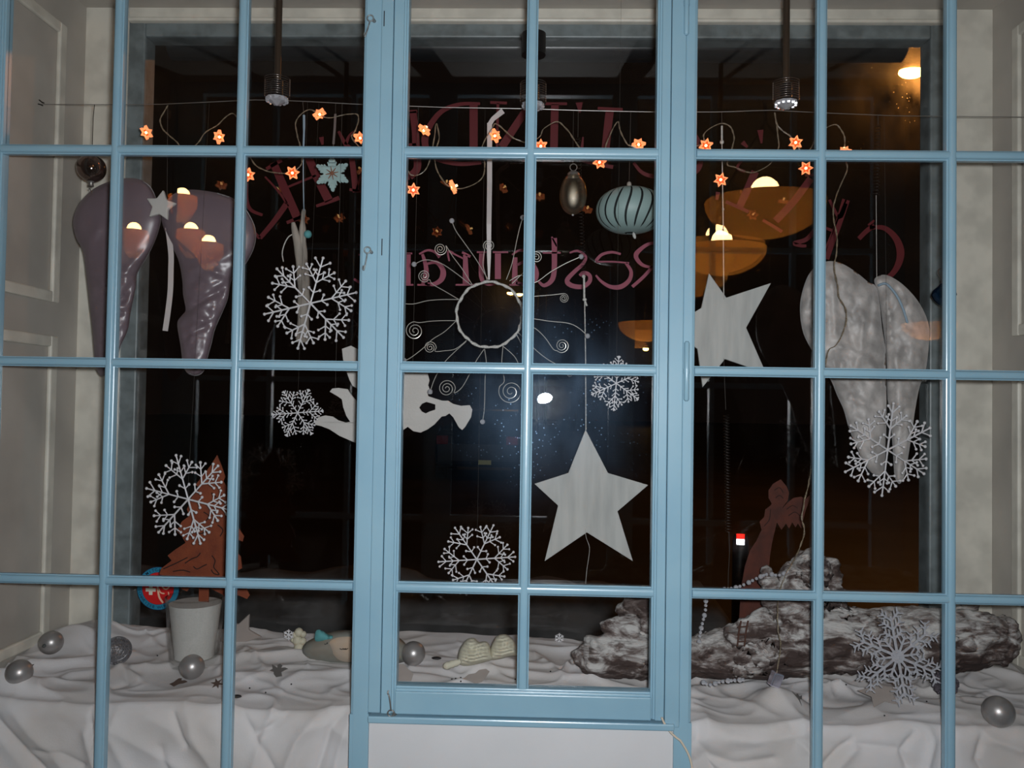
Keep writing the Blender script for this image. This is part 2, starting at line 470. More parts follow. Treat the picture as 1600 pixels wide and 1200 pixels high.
def pane(x0, x1, z0, z1, parent, tilt=True):
    o = MB().box((x0, .0195, z0), (x1, .0225, z1)).build('pane', M['pane'], parent)
    return o


z0, z1 = Z(-.93), Z(1.11)
SB = .0108
for x in (-.950, -.667): vbar(x, z0, z1, SB, w1)
for x in (.6185, .8998): vbar(x, z0, z1, SB, w1)
for r in ROWS[1:4]:
    hbar(Z(r), EDGE_L, GL, SB, w1); hbar(Z(r), GR, EDGE_R, SB, w1)
for cols in ([EDGE_L, -.950, -.667, GL], [GR, .6185, .8998, EDGE_R]):
    for i in range(3):
        for j in range(4): pane(cols[i], cols[i + 1], Z(ROWS[j]) if j else z0, Z(ROWS[j + 1]) if j < 3 else z1, w1)


def member(x0, x1, za, zb, y, parent, name, lips=(0, 0, 0, 0), bev=.0022, depth=.035):
    """a frame timber with small stepped lips towards the glass; lips = (left, right, bottom, top)"""
    m = MB().box((x0 + lips[0], y, za + lips[2]), (x1 - lips[1], depth, zb - lips[3]))
    if any(lips): m.box((x0 + lips[0] * .45, y + .005, za + lips[2] * .45), (x1 - lips[1] * .45, depth, zb - lips[3] * .45)).box((x0, y + .010, za), (x1, depth, zb))
    return m.build(name, M['blue'], parent, bevel=bev)


XA, XB_ = -.3535, -.3255                   # joints in the left mullion
XC, XD_ = .2865, .3195                     # joints in the right mullion
member(-1.36, EDGE_L, z0, z1, -.002, w1, 'side_stile', (0, .006, 0, 0)); member(EDGE_R, 1.33, z0, z1, -.002, w1, 'side_stile', (.006, 0, 0, 0))
member(GL, XA, z0, z1, -.003, w1, 'mullion_post', (.006, 0, 0, 0)); member(XD_, GR, z0, z1, -.003, w1, 'mullion_post', (0, .006, 0, 0))
member(GL, P(575, 1190).x, z0, Z(RAIL_BOT) - .004, -.0028, w1, 'mullion_foot', bev=.001); member(P(1052, 1160).x, GR, z0, Z(RAIL_BOT) - .004, -.0028, w1, 'mullion_foot', bev=.001)
member(XA + .0008, XB_ - .0008, Z(RAIL_BOT + .003), z1, -.011, w1, 'cover_strip'); member(XC + .0008, XD_ - .0008, Z(RAIL_BOT - .012), z1, -.010, w1, 'cover_strip')
member(-1.36, 1.33, z0 - .05, z0 + .005, -.002, w1, 'bottom_rail'); member(-1.36, 1.33, z1 - .005, z1 + .08, -.002, w1, 'top_rail')
member(P(575, 1190).x, P(1052, 1160).x, Z(RAIL_BOT) - .018, Z(RAIL_BOT) - .003, -.016, w1, 'sill_strip', bev=.003)
# the middle casement
cs = thing('casement', None, None, (0, 0, 0)); cs.parent = w1; cs.location = (0, 0, 0)
LB = .0125
member(XB_, CGL, Z(RAIL_BOT), z1, -.006, cs, 'casement_stile', (0, .009, 0, 0)); member(CGR, XC, Z(RAIL_BOT), z1, -.006, cs, 'casement_stile', (.009, 0, 0, 0))
member(CGL - .001, CGR + .001, Z(RAIL_BOT), Z(CBOT), -.006, cs, 'casement_rail', (0, 0, 0, .009))
vbar(CB, Z(CBOT), z1, LB, cs)
for r in ROWS[1:4]: hbar(Z(r), CGL - .004, CGR + .004, LB * .96, cs)
cr = [CBOT] + ROWS[1:4]
for a, b in ((CGL - .004, CB), (CB, CGR + .004)):
    for j in range(4): pane(a, b, Z(cr[j]), Z(cr[j + 1]) if j < 3 else z1, cs)
# hinges of the casement on the right, hook catches on the left
for y0, y1 in ((533, 627), (-45, 55)):
    a, b = P(1073.5, y0, -.012), P(1072.5, y1, -.012)
    h = MB().tube([a, a + (b - a) * .03, a + (b - a) * .97, b], [.003, .0058, .0058, .003], 12)
    h.tube([a + (b - a) * .46, a + (b - a) * .54], .0066, 12)
    h.build('hinge', M['blue'], w1, smooth=True)
for (ex, ey), (tx, ty) in (((579, 29), (572, 58)), ((574.5, 391), (570, 422)), ((611, 1114), (609, 1086))):
    e, t = P(ex, ey, -.008), P(tx, ty, -.008)
    hk = MB().tube([e + Vector((.007 * math.cos(a), -.002, .007 * math.sin(a))) for a in [k * PI / 6 for k in range(12)]], .0017, 6, closed=True)
    hk.tube(cat_rom([e + Vector((0, -.004, -.006 if ty > ey else .006)), e + (t - e) * .5 + Vector((.001, -.005, 0)), t + Vector((-.001, -.004, 0)), t + Vector((-.004, -.002, 0.004)), t + Vector((-.003, .0, .010))], 5), .0017, 6)
    hk.tube([e + Vector((.006, .0, -.003)), e + Vector((.008, .006, -.004))], .004, 8)
    hk.build('hook_catch', M['hookpaint'] if ty > ey else M['tin'], w1, smooth=True)
for x, ya, yb in ((600.5, 17, 41), (597, 373, 399)):
    a, b = P(x, ya, -.0112), P(x, yb, -.0112)
    MB().box((a.x - .0011, -.0116, b.z), (a.x + .0011, -.0100, a.z)).build('key_slot', M['darkslot'], w1)

# white board under the casement
tag(MB().box((P(575, 1190).x, .002, Z(-.96)), (P(1052, 1160).x, .03, Z(RAIL_BOT) - .016)).build('trim_board', M['panel'], bevel=.001), 'white painted board below the blue casement', kind='structure')
# little cable from under the casement across the right post
cbl = MB().tube(px_curve([(1034, 1121), (1039, 1132), (1047, 1143), (1055, 1151), (1063, 1157)], -.012, 6) + px_curve([(1067, 1163), (1074, 1175), (1079, 1188), (1082, 1203)], -.010, 6), .0024, 8)
tag(cbl.build('lead_cable', M['whitecable'], smooth=True), 'thin cream cable running from the casement corner down the right blue post', 'cable')

# ------------------------------------------------------------------ white cloth over the sill


def ridge(p, k=.35):
    q = p + Vector((noise.noise(p * .8 + Vector((5, 1, 2))), noise.noise(p * .8 + Vector((1, 7, 3))), 0)) * .7
    n_ = noise.noise(q)
    return max(0, 1 - math.sqrt(n_ * n_ + .0009) / k)


def base_top(x, y):
    z = -.660 - .045 * max(0, (.5 - y) / .4) ** 1.1 - .010 * max(0, x)
    return z


def cloth_h(x, y):
    p = Vector((x * 2.4 + y * 1.5, y * 6.5 - x * .5, 0))
    h = .012 * ridge(p) ** 1.5 + .009 * ridge(Vector((x * 3.1 - y * 4.5, y * 5 + x * 2.4, 9))) ** 2 + .010 * noise.noise(Vector((x * 3, y * 4, 4)))
    h += .0035 * ridge(Vector((x * 7 + y * 3, y * 13, 3))) ** 2
    k = math.exp(-((x + .87) / .10) ** 2 - ((y - .27) / .09) ** 2); h = h * (1 - .85 * k) - .008 * k      # pressed flat under the jar
    h += .043 * math.exp(-((x + 1.26) / .09) ** 2 - ((y - .145) / .028) ** 2)             # fold before the far left bauble
    h += .034 * math.exp(-((x - .585) / .05) ** 2 - ((y - .185) / .04) ** 2)              # small pad of cloth before the log
    h += .045 * math.exp(-((x + 1.22) / .10) ** 2 - ((y - .42) / .10) ** 2)            # pushed up against the left reveal
    h += .012 * math.exp(-((x - .15) / .2) ** 2 - ((y - .17) / .05) ** 2) + .018 * math.exp(-((x - 1.05) / .3) ** 2 - ((y - .16) / .05) ** 2)
    return h


def proj(v):                               # world point -> photograph position
    d = Vector(v) - CAM; k = F / d.dot(FW)
    return 800 + d.dot(RT) * k, 600 - d.dot(UP) * k


def fold_lines(lines):                     # (points in the photograph, half width px, height m): one soft fold along a broken line
    segs = []
    for pts, w_, h_ in lines:
        for (x0, y0), (x1, y1) in zip(pts, pts[1:]): segs.append((x0, y0, x1 - x0, y1 - y0, w_, h_, min(x0, x1) - 3 * w_, max(x0, x1) + 3 * w_))

    def f(px, py):
        best = {}
        for x0, y0, dx, dy, w_, h_, xa, xb in segs:
            if px < xa or px > xb: continue
            t = max(0, min(1, ((px - x0) * dx + (py - y0) * dy) / (dx * dx + dy * dy)))
            d = math.hypot(px - x0 - t * dx, py - y0 - t * dy)
            e = h_ * math.exp(-(d / w_) ** 1.5)
            k = (h_ > 0)
            if abs(e) > abs(best.get(k, 0)): best[k] = e
        return sum(best.values())
    return f


FRONT = fold_lines([([(-20, 1118), (40, 1180), (75, 1215)], 7, -.016), ([(-10, 1085), (45, 1150), (100, 1200)], 12, .012), ([(10, 1082), (60, 1098), (135, 1104)], 8, -.010), ([(134, 1095), (138, 1130), (142, 1165)], 4, -.010), ([(40, 1176), (90, 1180), (130, 1196)], 5, -.010), ([(130, 1150), (150, 1200)], 8, .010),
                    ([(180, 1100), (170, 1150), (200, 1210)], 10, .008), ([(268, 1118), (278, 1140), (290, 1165)], 5, -.011), ([(290, 1110), (300, 1150), (330, 1200)], 10, .010), ([(250, 1170), (262, 1210)], 6, -.008), ([(335, 1090), (345, 1130), (352, 1200)], 7, -.009),
                    ([(552, 1078), (500, 1110), (462, 1160), (440, 1215)], 9, .014), ([(550, 1100), (515, 1140), (492, 1215)], 6, -.012), ([(548, 1120), (530, 1170), (520, 1215)], 9, .012), ([(470, 1092), (440, 1125), (400, 1150)], 6, -.012), ([(440, 1090), (415, 1130), (395, 1200)], 8, .010), ([(545, 1082), (470, 1094), (420, 1112)], 6, .010), ([(365, 1100), (400, 1160), (430, 1210)], 6, -.009),
                    ([(1080, 1105), (1110, 1115), (1150, 1120), (1200, 1140)], 9, .012), ([(1078, 1118), (1120, 1124), (1180, 1132), (1215, 1128)], 5, -.014), ([(1095, 1130), (1088, 1160), (1110, 1185), (1150, 1197), (1210, 1190)], 8, -.012), ([(1105, 1122), (1140, 1150), (1180, 1160), (1260, 1150)], 12, .012), ([(1080, 1160), (1105, 1190), (1125, 1215)], 5, -.010), ([(1208, 1080), (1216, 1110), (1214, 1142)], 7, .012), ([(1222, 1080), (1226, 1115), (1240, 1140)], 5, -.010),
                    ([(1290, 1200), (1312, 1178), (1336, 1160)], 5, -.012), ([(1330, 1165), (1370, 1170), (1402, 1172)], 6, -.008), ([(1420, 1200), (1410, 1175), (1432, 1150)], 5, -.010), ([(1340, 1172), (1310, 1205)], 8, .010), ([(1240, 1150), (1270, 1180), (1280, 1215)], 8, .010), ([(1452, 1120), (1462, 1160), (1450, 1210)], 7, .010), ([(1500, 1140), (1490, 1170), (1500, 1210)], 6, -.009), ([(1520, 1130), (1560, 1160), (1600, 1175)], 8, .011), ([(1540, 1150), (1530, 1190), (1545, 1215)], 5, -.010)])
TOPF = fold_lines([([(-10, 1042), (60, 1048), (150, 1040)], 5, .008), ([(60, 1082), (110, 1058), (160, 1052)], 6, .009), ([(160, 1062), (190, 1048), (215, 1062)], 5, .008), ([(195, 1050), (200, 1068), (175, 1078)], 4, -.006), ([(205, 1048), (245, 1044), (265, 1040)], 5, .009), ([(165, 1000), (215, 985), (260, 998)], 6, .008), ([(215, 985), (235, 1005), (250, 1012)], 5, .006), ([(340, 1048), (390, 1028), (440, 1030), (500, 1036)], 6, .009),
                   ([(365, 1030), (385, 1020), (400, 1035), (410, 1050)], 5, .007), ([(480, 1038), (482, 1062)], 3, .005), ([(440, 1072), (470, 1062), (550, 1064)], 7, .012), ([(400, 1020), (450, 1012), (480, 1022)], 5, -.006), ([(350, 1060), (420, 1072), (440, 1082)], 6, .006),
                   ([(640, 1048), (690, 1052), (720, 1058), (780, 1040), (815, 1030)], 5, .009), ([(630, 1056), (700, 1062), (745, 1075)], 5, .006), ([(760, 1045), (790, 1062), (815, 1072)], 5, .008), ([(660, 1030), (690, 1025), (715, 1020)], 5, .006), ([(835, 1030), (860, 1045), (880, 1068)], 5, .008), ([(880, 1058), (893, 1038), (905, 1048), (920, 1065)], 4, .012), ([(920, 1066), (960, 1042), (1020, 1045)], 6, .012), ([(970, 1040), (972, 1068)], 3, .006), ([(920, 1072), (980, 1066), (1030, 1066)], 5, .006),
                   ([(1080, 1068), (1110, 1054), (1145, 1042), (1165, 1060)], 5, .010), ([(1145, 1042), (1148, 1062)], 3, .006), ([(1085, 1078), (1160, 1075), (1210, 1064), (1240, 1052)], 7, .010), ([(1230, 1060), (1290, 1048), (1340, 1054), (1380, 1090)], 6, .008), ([(1240, 1080), (1290, 1070), (1330, 1085)], 5, .007), ([(1250, 1100), (1310, 1108), (1345, 1108)], 5, -.006), ([(1290, 1060), (1300, 1090)], 4, .006), ([(1400, 1105), (1425, 1095), (1440, 1070)], 5, .009), ([(1440, 1070), (1470, 1095), (1500, 1110)], 5, .007), ([(1500, 1080), (1530, 1052), (1580, 1060), (1610, 1075)], 6, .010), ([(1500, 1108), (1540, 1090), (1570, 1080)], 5, .006)])


def cz0(x, y): return Z(base_top(x, y) + cloth_h(x, y))


def cz(x, y):
    z = cz0(x, y)
    px, py = proj((x, y, Z(base_top(x, y))))
    return z + TOPF(px, py)


NX, NT, NF = 620, 100, 80
cl = MB(); vs = []
for i in range(NX + 1):
    x = XL + .006 + (XR - XL - .012) * i / NX
    for j in range(NT + 1):
        y = .535 - (.535 - .105) * j / NT
        vs.append((x, y, cz(x, y)))
    ze = cz(x, .105)
    for j in range(1, NF + 1):
        t = j / NF; s = t * .34
        fy = .105 - .045 * (1 - math.exp(-s / .02))
        fz = ze - max(0, s - .012) - .002
        q = Vector((x * 2.9 + s * 3.4, s * 4.2 - x * .6, 2.5)); q2 = Vector((x * 3.6 - s * 5.5, s * 4.2 + x, 7.7))
        f = .024 * ridge(q, .45) ** 1.4 + .016 * ridge(q2, .4) ** 1.7 + .012 * noise.noise(Vector((x * 2.2, s * 3, 1)))
        fx_, fy_ = proj((x, .06, fz)); f = f * .7 + FRONT(fx_, fy_)
        fy -= (f - .016) * min(1, s / .05) * .8
        vs.append((x, max(.032, fy), fz))
n = NT + NF + 1
cl.add(vs, [(i * n + j, i * n + j + 1, (i + 1) * n + j + 1, (i + 1) * n + j) for i in range(NX) for j in range(n - 1)])
cloth = cl.build('sill_cloth', M['cloth'], smooth=True)
tag(cloth, 'crumpled white cotton cloth spread over the window sill and hanging down', 'cloth')


def on_cloth(px, py, lift=0.0):            # photograph position -> point lying on the cloth
    z = Z(-.67)
    for _ in range(12):
        q = PZ(px, py, z); q.y = min(max(q.y, .09), .52); z = cz(q.x, q.y)
    q = P(px, py, q.y); q.z = cz(q.x, q.y) + lift
    return q


# ================================================================== THINGS THAT HANG IN THE WINDOW
YW = .33


def wire_z(x):                             # height of the stretched wire above x
    pts = [(60, 163), (175, 163.5), (250, 163), (400, 156), (470, 158), (560, 163), (700, 168), (830, 170), (900, 172.5), (1020, 175), (1130, 175), (1200, 172), (1300, 177), (1400, 181), (1605, 183)]
    q = [P(a, b, YW) for a, b in pts]
    for a, b in zip(q, q[1:]):
        if x <= b.x: break
    t = (x - a.x) / (b.x - a.x)
    return a.z + (b.z - a.z) * max(-.2, min(1.2, t))


wr = thing('hanging_wire', 'thin steel wire stretched across the niche between both reveals, hooked at its left end', 'wire', (0, YW, wire_z(0)))
MB().tube([Vector((XL + .005, YW, wire_z(XL + .01)))] + [Vector((x, YW, wire_z(x))) for x in [-1.3 + .05 * k for k in range(51)]] + [Vector((XR + .004, YW, wire_z(XR)))], .0009, 5).build('strand', M['wire'], wr)
MB().tube(px_curve([(52, 164), (57, 162.5), (62, 163), (67, 165)], YW, 4), .0016, 6).tube(px_curve([(61, 156), (66, 160), (69, 161)], YW, 4), .0016, 6).build('hook', M['dark_iron'], wr)


def thread(mb, px, py, Y=YW, r=.0005, m=4):   # nylon from a point up to the wire
    a = P(px, py, Y); b = Vector((a.x + .002, YW, wire_z(a.x)))
    mb.tube([a, a + (b - a) * .5, b, b + Vector((.003, .002, .003))], r, m)
    return mb


# ---- star string lights
stars = [(229, 207, 10, 35, -20), (342, 214, 0, 70, 80), (388, 273, 15, 20, 0), (457, 270, 25, 30, 30), (499, 178, -35, 88, 0), (563, 215, 0, 60, 0), (663, 203, 30, 75, 0), (646, 297, 5, 12, 0),
         (708, 292, 65, 80, 0), (774, 212, 55, 55, 0), (845, 228, 0, 40, 0), (937, 253, 20, 45, 0), (998, 225, 80, 65, 70), (1103, 227, 10, 40, 0), (1126, 281, 15, 8, 0), (1243, 223, 8, 5, 0), (1259, 263, 28, 10, 0), (1319, 237, 75, 70, 70)]
sl = thing('star_light_chain', 'warm lit star-shaped string lights looping along the wire on a clear twisted cable', 'string lights', Vector((0, YW, wire_z(0) - .1)))
cab = [(262, 165), (251, 185), (253, 200), (262, 210), (276, 222), (290, 238), (305, 227), (322, 206), (340, 195), (355, 181), (366, 178), (378, 196), (384, 216), (388, 240), (401, 259), (420, 268), (440, 271), (458, 268), (471, 256), (471, 238), (465, 213), (462, 195), (470, 178), (485, 172), (499, 179),
       (512, 184), (545, 178), (560, 181), (556, 204), (551, 216), (575, 240), (605, 240), (632, 262), (643, 274), (660, 270), (672, 250), (678, 220), (682, 193), (686, 214), (680, 250), (690, 279), (708, 294), (730, 292), (752, 280), (757, 256), (752, 236), (760, 214), (770, 200), (775, 193), (790, 205), (806, 218), (825, 222), (843, 214), (850, 200), (868, 190), (880, 195), (895, 215), (910, 235), (930, 243),
       (943, 235), (955, 206), (965, 190), (970, 205), (980, 225), (992, 231), (1020, 250), (1060, 238), (1097, 224), (1100, 210), (1115, 197), (1130, 193), (1143, 200), (1147, 216), (1142, 240), (1137, 257), (1150, 262), (1172, 270), (1190, 265), (1205, 254), (1212, 240), (1217, 229), (1216, 215), (1213, 195), (1211, 176), (1214, 196), (1226, 207), (1238, 216),
       (1255, 240), (1268, 230), (1276, 212), (1290, 200), (1305, 195), (1312, 200), (1320, 216), (1320, 240), (1324, 262), (1314, 290), (1304, 315), (1302, 340), (1308, 370), (1306, 400), (1303, 420), (1308, 445), (1312, 466), (1322, 487), (1318, 520), (1306, 540), (1293, 552), (1284, 610), (1280, 660), (1276, 700), (1266, 740), (1258, 780), (1253, 806), (1257, 830), (1250, 856), (1237, 880), (1225, 905), (1217, 930)]
cp = [P(a, b, YW - .012 - (.05 if a > 1240 and b > 280 else 0) * min(1, (b - 280) / 100 if b > 280 else 0) - (.08 if b > 680 else 0) * min(1, (b - 680) / 200)) for a, b in cab]
box_at = P(1208, 1064, .180); box_at.z = cz(box_at.x, box_at.y) + .002
endp = [P(1215, 955, .19), P(1216, 985, .175), P(1220, 1005, .165), P(1217, 1030, box_at.y)]
pts = cat_rom(cp + endp + [Vector((box_at.x + .006, box_at.y, box_at.z + .02))], 5)
pts = [p + Vector((noise.noise(p * 40), noise.noise(p * 40 + Vector((9, 0, 0))), noise.noise(p * 40 + Vector((0, 9, 0))))) * .0022 for p in pts]
for ph, rr in ((0, .0010), (PI, .0010)):
    MB().tube([p + Vector((math.cos(i * 1.1 + ph), math.sin(i * 1.1 + ph), math.cos(i * 1.1 + ph) * .5)) * .0011 for i, p in enumerate(pts)], rr, 5).build('cable', M['cable'], sl, smooth=True)


def star_loop(ro, ri, y, n=6, a0=PI / 2):
    return [Vector(((ro if k % 2 == 0 else ri) * math.cos(a0 + k * PI / n), y, (ro if k % 2 == 0 else ri) * math.sin(a0 + k * PI / n))) for k in range(2 * n)]


RS = .0185
proto_cap = MB().plate([star_loop(RS, RS * .56, -.005), star_loop(RS * .78, RS * .42, -.005)], (0, .009, 0)).build('tmp', M['led_star_edge'], None, org=(0, 0, 0))
proto_disc = MB().plate([star_loop(RS * .80, RS * .44, .0005)], (0, .002, 0)).build('tmp', M['led_star'], None, org=(0, 0, 0))
proto_bulb = MB().sphere((0, -.002, 0), .0036, 8, 6).tube([(0, .003, 0), (0, .012, 0)], .003, 8).build('tmp', M['led'], None, org=(0, 0, 0))
for (sx, sy, rz, tilt, az) in stars:
    o = bpy.data.objects.new('star_cap', proto_cap.data); C.objects.link(o); o.parent = sl
    o.location = P(sx, sy, YW - .016) - sl.location
    t_ = math.radians(min(tilt, 80)); axis = Vector((math.cos(math.radians(az)), 0, math.sin(math.radians(az))))
    o.rotation_euler = (Matrix.Rotation(math.radians(rz), 3, 'Y') @ Matrix.Rotation(t_, 3, axis)).to_euler()
    for pm, nm in ((proto_disc, 'lens'), (proto_bulb, 'bulb')):
        b = bpy.data.objects.new(nm, pm.data); C.objects.link(b); b.parent = o
for p_ in (proto_cap, proto_disc, proto_bulb): bpy.data.objects.remove(p_)
# battery box at the end of the chain, chrome, lying on the cloth
bb = MB().box((-.013, -.010, 0), (.013, .010, .034))
R_ = Matrix.Rotation(.35, 3, 'Y') @ Matrix.Rotation(.3, 3, 'Z')
bb.v = [R_ @ v + box_at + Vector((0, 0, .003)) for v in bb.v]
o = bb.build('switch_box', M['chrome'], sl, bevel=.003); o['label'] = 'small shiny chrome end box of the light chain'

# ---- pendant lamps with stacked cooling rings


def pendant(px, top_px, ring0, ring1, label, dark=False, Y=.21):
    c = P(px, 150, Y); t = thing('pendant_lamp', label, 'lamp', Vector((c.x, Y, ZTOP)), 'ringed pendant lamps in the window niche')
    s = SZ(Y)
    tz = P(px, ring1, Y).z
    MB().tube([(c.x, Y, ZTOP), (c.x, Y, tz)], 5.2 * s, 14).build('tube', M['brown_tube'], t, smooth=.9)
    za, zb = P(px, ring0, Y).z, P(px, ring1, Y).z
    for k in range(9):
        z = za + (zb - za) * k / 8
        r = MB(); r.tube([Vector((c.x + 20 * s * math.cos(j * PI / 18), Y + 20 * s * math.sin(j * PI / 18), z)) for j in range(36)], .0010, 6, closed=True)
        r.build('cooling_ring', M['cooling'], t, smooth=True)
    for a in (0, PI):
        MB().tube([(c.x + 20 * s * math.cos(a), Y, za), (c.x + 20 * s * math.cos(a), Y, zb)], .0009, 5).build('side_rod', M['wire'], t)
    MB().lathe([(4 * s, za - zb), (9 * s, za - zb - .004), (9 * s, .004), (15 * s, 0), (15 * s, -.003), (.001, -.003)], (c.x, Y, zb), 24).build('lamp_core', mat('dark_lamp_core', (30, 26, 26), .3), t, smooth=.9)
    zc = zb - .004
    cr = MB()
    for k in range(12):
        a = 2 * PI * k / 12; r0 = 15 * s
        cr.sphere((c.x + r0 * math.cos(a), Y + r0 * math.sin(a), zc - .006), .0055, 5, 4)
    cr.lathe([(2, .0)][:0] + [(18 * s, 0), (14 * s, -.008), (7 * s, -.014), (.001, -.019)], (c.x, Y, zc), 9)
    cr.build('crystal_lens', M['crystal'], t)
    return t


pendant(433, 0, 124, 151, 'left ringed pendant lamp on a brown tube, above the snowflake with driftwood')
pendant(1228, 0, 129, 157, 'right ringed pendant lamp on a brown tube, below which the two star lights hang')
pl = pendant(833, 0, 131, 160, 'middle ringed pendant lamp half hidden behind the vertical bar of the casement')
c = P(834, 70, .21); s_ = SZ(.21)
MB().lathe([(.004, 17 * s_), (19 * s_, 17 * s_), (19 * s_, -17 * s_), (.004, -17 * s_)], c, 28).build('lamp_cap', mat('black_cap', (18, 17, 18), .4), pl, smooth=.9)['label'] = 'black cylindrical cap'

# ---- puffed cloth shapes


def inside(p, poly):
    x, y = p; c_ = False; j = len(poly) - 1
    for i in range(len(poly)):
        xi, yi = poly[i]; xj, yj = poly[j]
        if (yi > y) != (yj > y) and x < (xj - xi) * (y - yi) / (yj - yi) + xi: c_ = not c_
        j = i
    return c_


def seg_dist(px, py, poly):
    import numpy as np
    a = np.array(poly, float); b = np.roll(a, -1, 0); d = b - a; P_ = np.array([px, py]).T[:, None, :]
    t = ((P_ - a) * d).sum(2) / (d * d).sum(1); t = np.clip(t, 0, 1)[:, :, None]
    return np.sqrt(((a + t * d - P_) ** 2).sum(2)).min(1)


def puff(outline, Y, thick, soft, disp=None, step=4.0, sub=5, back=.6):
    ol = [(v.x, v.y) for v in cat_rom([(x, y, 0) for x, y in outline], sub, True)]
    n = len(ol); pts = list(ol)
    xs = [p[0] for p in ol]; ys = [p[1] for p in ol]
    y = min(ys) + step / 2; row = 0
    grid = []
    while y < max(ys):
        x = min(xs) + (step / 2 if row % 2 else 0)
        while x < max(xs):
            if inside((x, y), ol): grid.append((x, y))
            x += step
        y += step * .87; row += 1
    d = seg_dist([g[0] for g in grid], [g[1] for g in grid], ol)
    pts += [g for g, k in zip(grid, d) if k > step * .6]
    r = delaunay_2d_cdt([Vector(p) for p in pts], [(i, (i + 1) % n) for i in range(n)], [], 1, 1e-4)
    v2, tris = r[0], r[2]
    tris = [t for t in tris if inside((sum(v2[i].x for i in t) / 3, sum(v2[i].y for i in t) / 3), ol)]
    d = seg_dist([v.x for v in v2], [v.y for v in v2], ol)
    m = MB(); fr, bk = [], []
    for v, k in zip(v2, d):
        u = min(k / soft, 1); h = thick * math.sqrt(max(0, 1 - (1 - u) ** 2))
        e = disp(v.x, v.y) * min(1, k / (soft * .35)) if disp else 0
        fr.append(P(v.x, v.y, Y - h - e)); q = P(v.x, v.y, Y); bk.append(q + Vector((0, h * back, 0)))
    k = len(fr)
    m.add(fr + bk, [tuple(t) for t in tris] + [tuple(k + i for i in reversed(t)) for t in tris])
    # close the rim: rim points of both sides coincide when h = 0
    return m


def crease(lines):                         # stitched or pulled creases: (x0,y0,x1,y1,width px,depth m)
    def f(x, y):
        e = 0
        for x0, y0, x1, y1, w_, dp in lines:
            dx, dy = x1 - x0, y1 - y0; L2 = dx * dx + dy * dy
            t = ((x - x0) * dx + (y - y0) * dy) / L2
            tt = max(0, min(1, t)); dd = math.hypot(x - x0 - tt * dx, y - y0 - tt * dy)
            e += dp * math.exp(-(dd / w_) ** 2)
        return e
    return f


WL = [(251, 338), (240, 300), (226, 284), (205, 278), (175, 282), (145, 296), (124, 318), (114, 345), (119, 372), (130, 394), (136, 440), (140, 475), (144, 510), (147, 545), (150, 575), (160, 588), (172, 578), (184, 555), (190, 538), (200, 515), (204, 490), (212, 450), (215, 427), (228, 405), (240, 382), (248, 360)]
WR = [(252, 340), (258, 318), (270, 304), (290, 297), (312, 297), (350, 304), (375, 317), (390, 336), (400, 362), (396, 390), (380, 418), (362, 437), (355, 470), (337, 512), (331, 535), (325, 557), (317, 582), (300, 587), (287, 574), (282, 540), (277, 506), (284, 493), (290, 484), (286, 460), (285, 440), (282, 420), (277, 402), (268, 384), (260, 368)]


def wr_l(x, y):
    e = crease([(190, 470, 215, 435, 5, -.012), (178, 492, 203, 485, 4, -.010), (160, 445, 175, 452, 6, .006), (178, 535, 200, 505, 5, -.008), (200, 420, 240, 385, 6, .008), (134, 390, 150, 360, 9, .006), (180, 425, 210, 428, 5, .007)])(x, y)
    return e + .006 * noise.noise(Vector((x / 26, y / 18, 0))) * min(1, max(0, (y - 350) / 80)) + .0045 * noise.noise(Vector((x / 10, y / 8, 3))) * min(1, max(0, (y - 380) / 80))


def wr_r(x, y):
    e = crease([(290, 485, 358, 445, 5, -.014), (285, 430, 355, 400, 7, .006), (282, 530, 330, 505, 4, -.012), (288, 490, 340, 512, 6, .009), (335, 425, 355, 432, 6, .008), (300, 520, 297, 535, 4, .006), (280, 495, 285, 540, 5, .006), (345, 460, 356, 470, 5, -.008)])(x, y)
    return e + .006 * noise.noise(Vector((x / 24, y / 18, 8))) * min(1, max(0, (y - 350) / 80)) + .0045 * noise.noise(Vector((x / 10, y / 8, 5))) * min(1, max(0, (y - 380) / 80))


pw = thing('angel_wings', 'pair of mauve satin costume angel wings hanging at the left of the window', 'wings', P(252, 340, .36))
puff(WL, .36, .032, 45, wr_l).build('left_wing', M['purple'], pw, smooth=True)
puff(WR, .36, .032, 45, wr_r).build('right_wing', M['purple'], pw, smooth=True)
sc = P(250, 321, .315); st = [sc + Matrix.Rotation(.15, 3, 'Y') @ v for v in star_loop(.042, .022, 0, 5)]
MB().plate([st], (0, .012, 0)).build('felt_star', M['cherub'], pw, bevel=.003)['label'] = 'small white felt star'
rbn = MB(); rbn.ribbon(px_curve([(262, 352), (267, 395), (267, 420), (266, 455), (262, 490), (258, 517)], .352, 5), .0145, (0, .0006, 0)); rbn.build('hanging_ribbon', M['ribbon'], pw)
thread(MB(), 261, 306, .345).build('thread', M['thread'], pw)

VL = [(1385, 615), (1384, 580), (1384, 548), (1378, 510), (1374, 470), (1368, 447), (1357, 441), (1340, 427), (1318, 413), (1297, 408), (1277, 414), (1262, 432), (1252, 462), (1250, 490), (1255, 520), (1267, 545), (1280, 566), (1298, 594), (1308, 618), (1318, 640), (1326, 668), (1339, 700), (1354, 730), (1369, 743), (1380, 738), (1384, 700), (1385, 660)]
VR = [(1386, 615), (1385, 560), (1379, 505), (1373, 462), (1366, 440), (1371, 432), (1386, 430), (1410, 444), (1434, 470), (1449, 500), (1452, 528), (1447, 575), (1437, 604), (1430, 640), (1425, 675), (1418, 720), (1412, 746), (1405, 756), (1398, 744), (1395, 704), (1391, 650)]


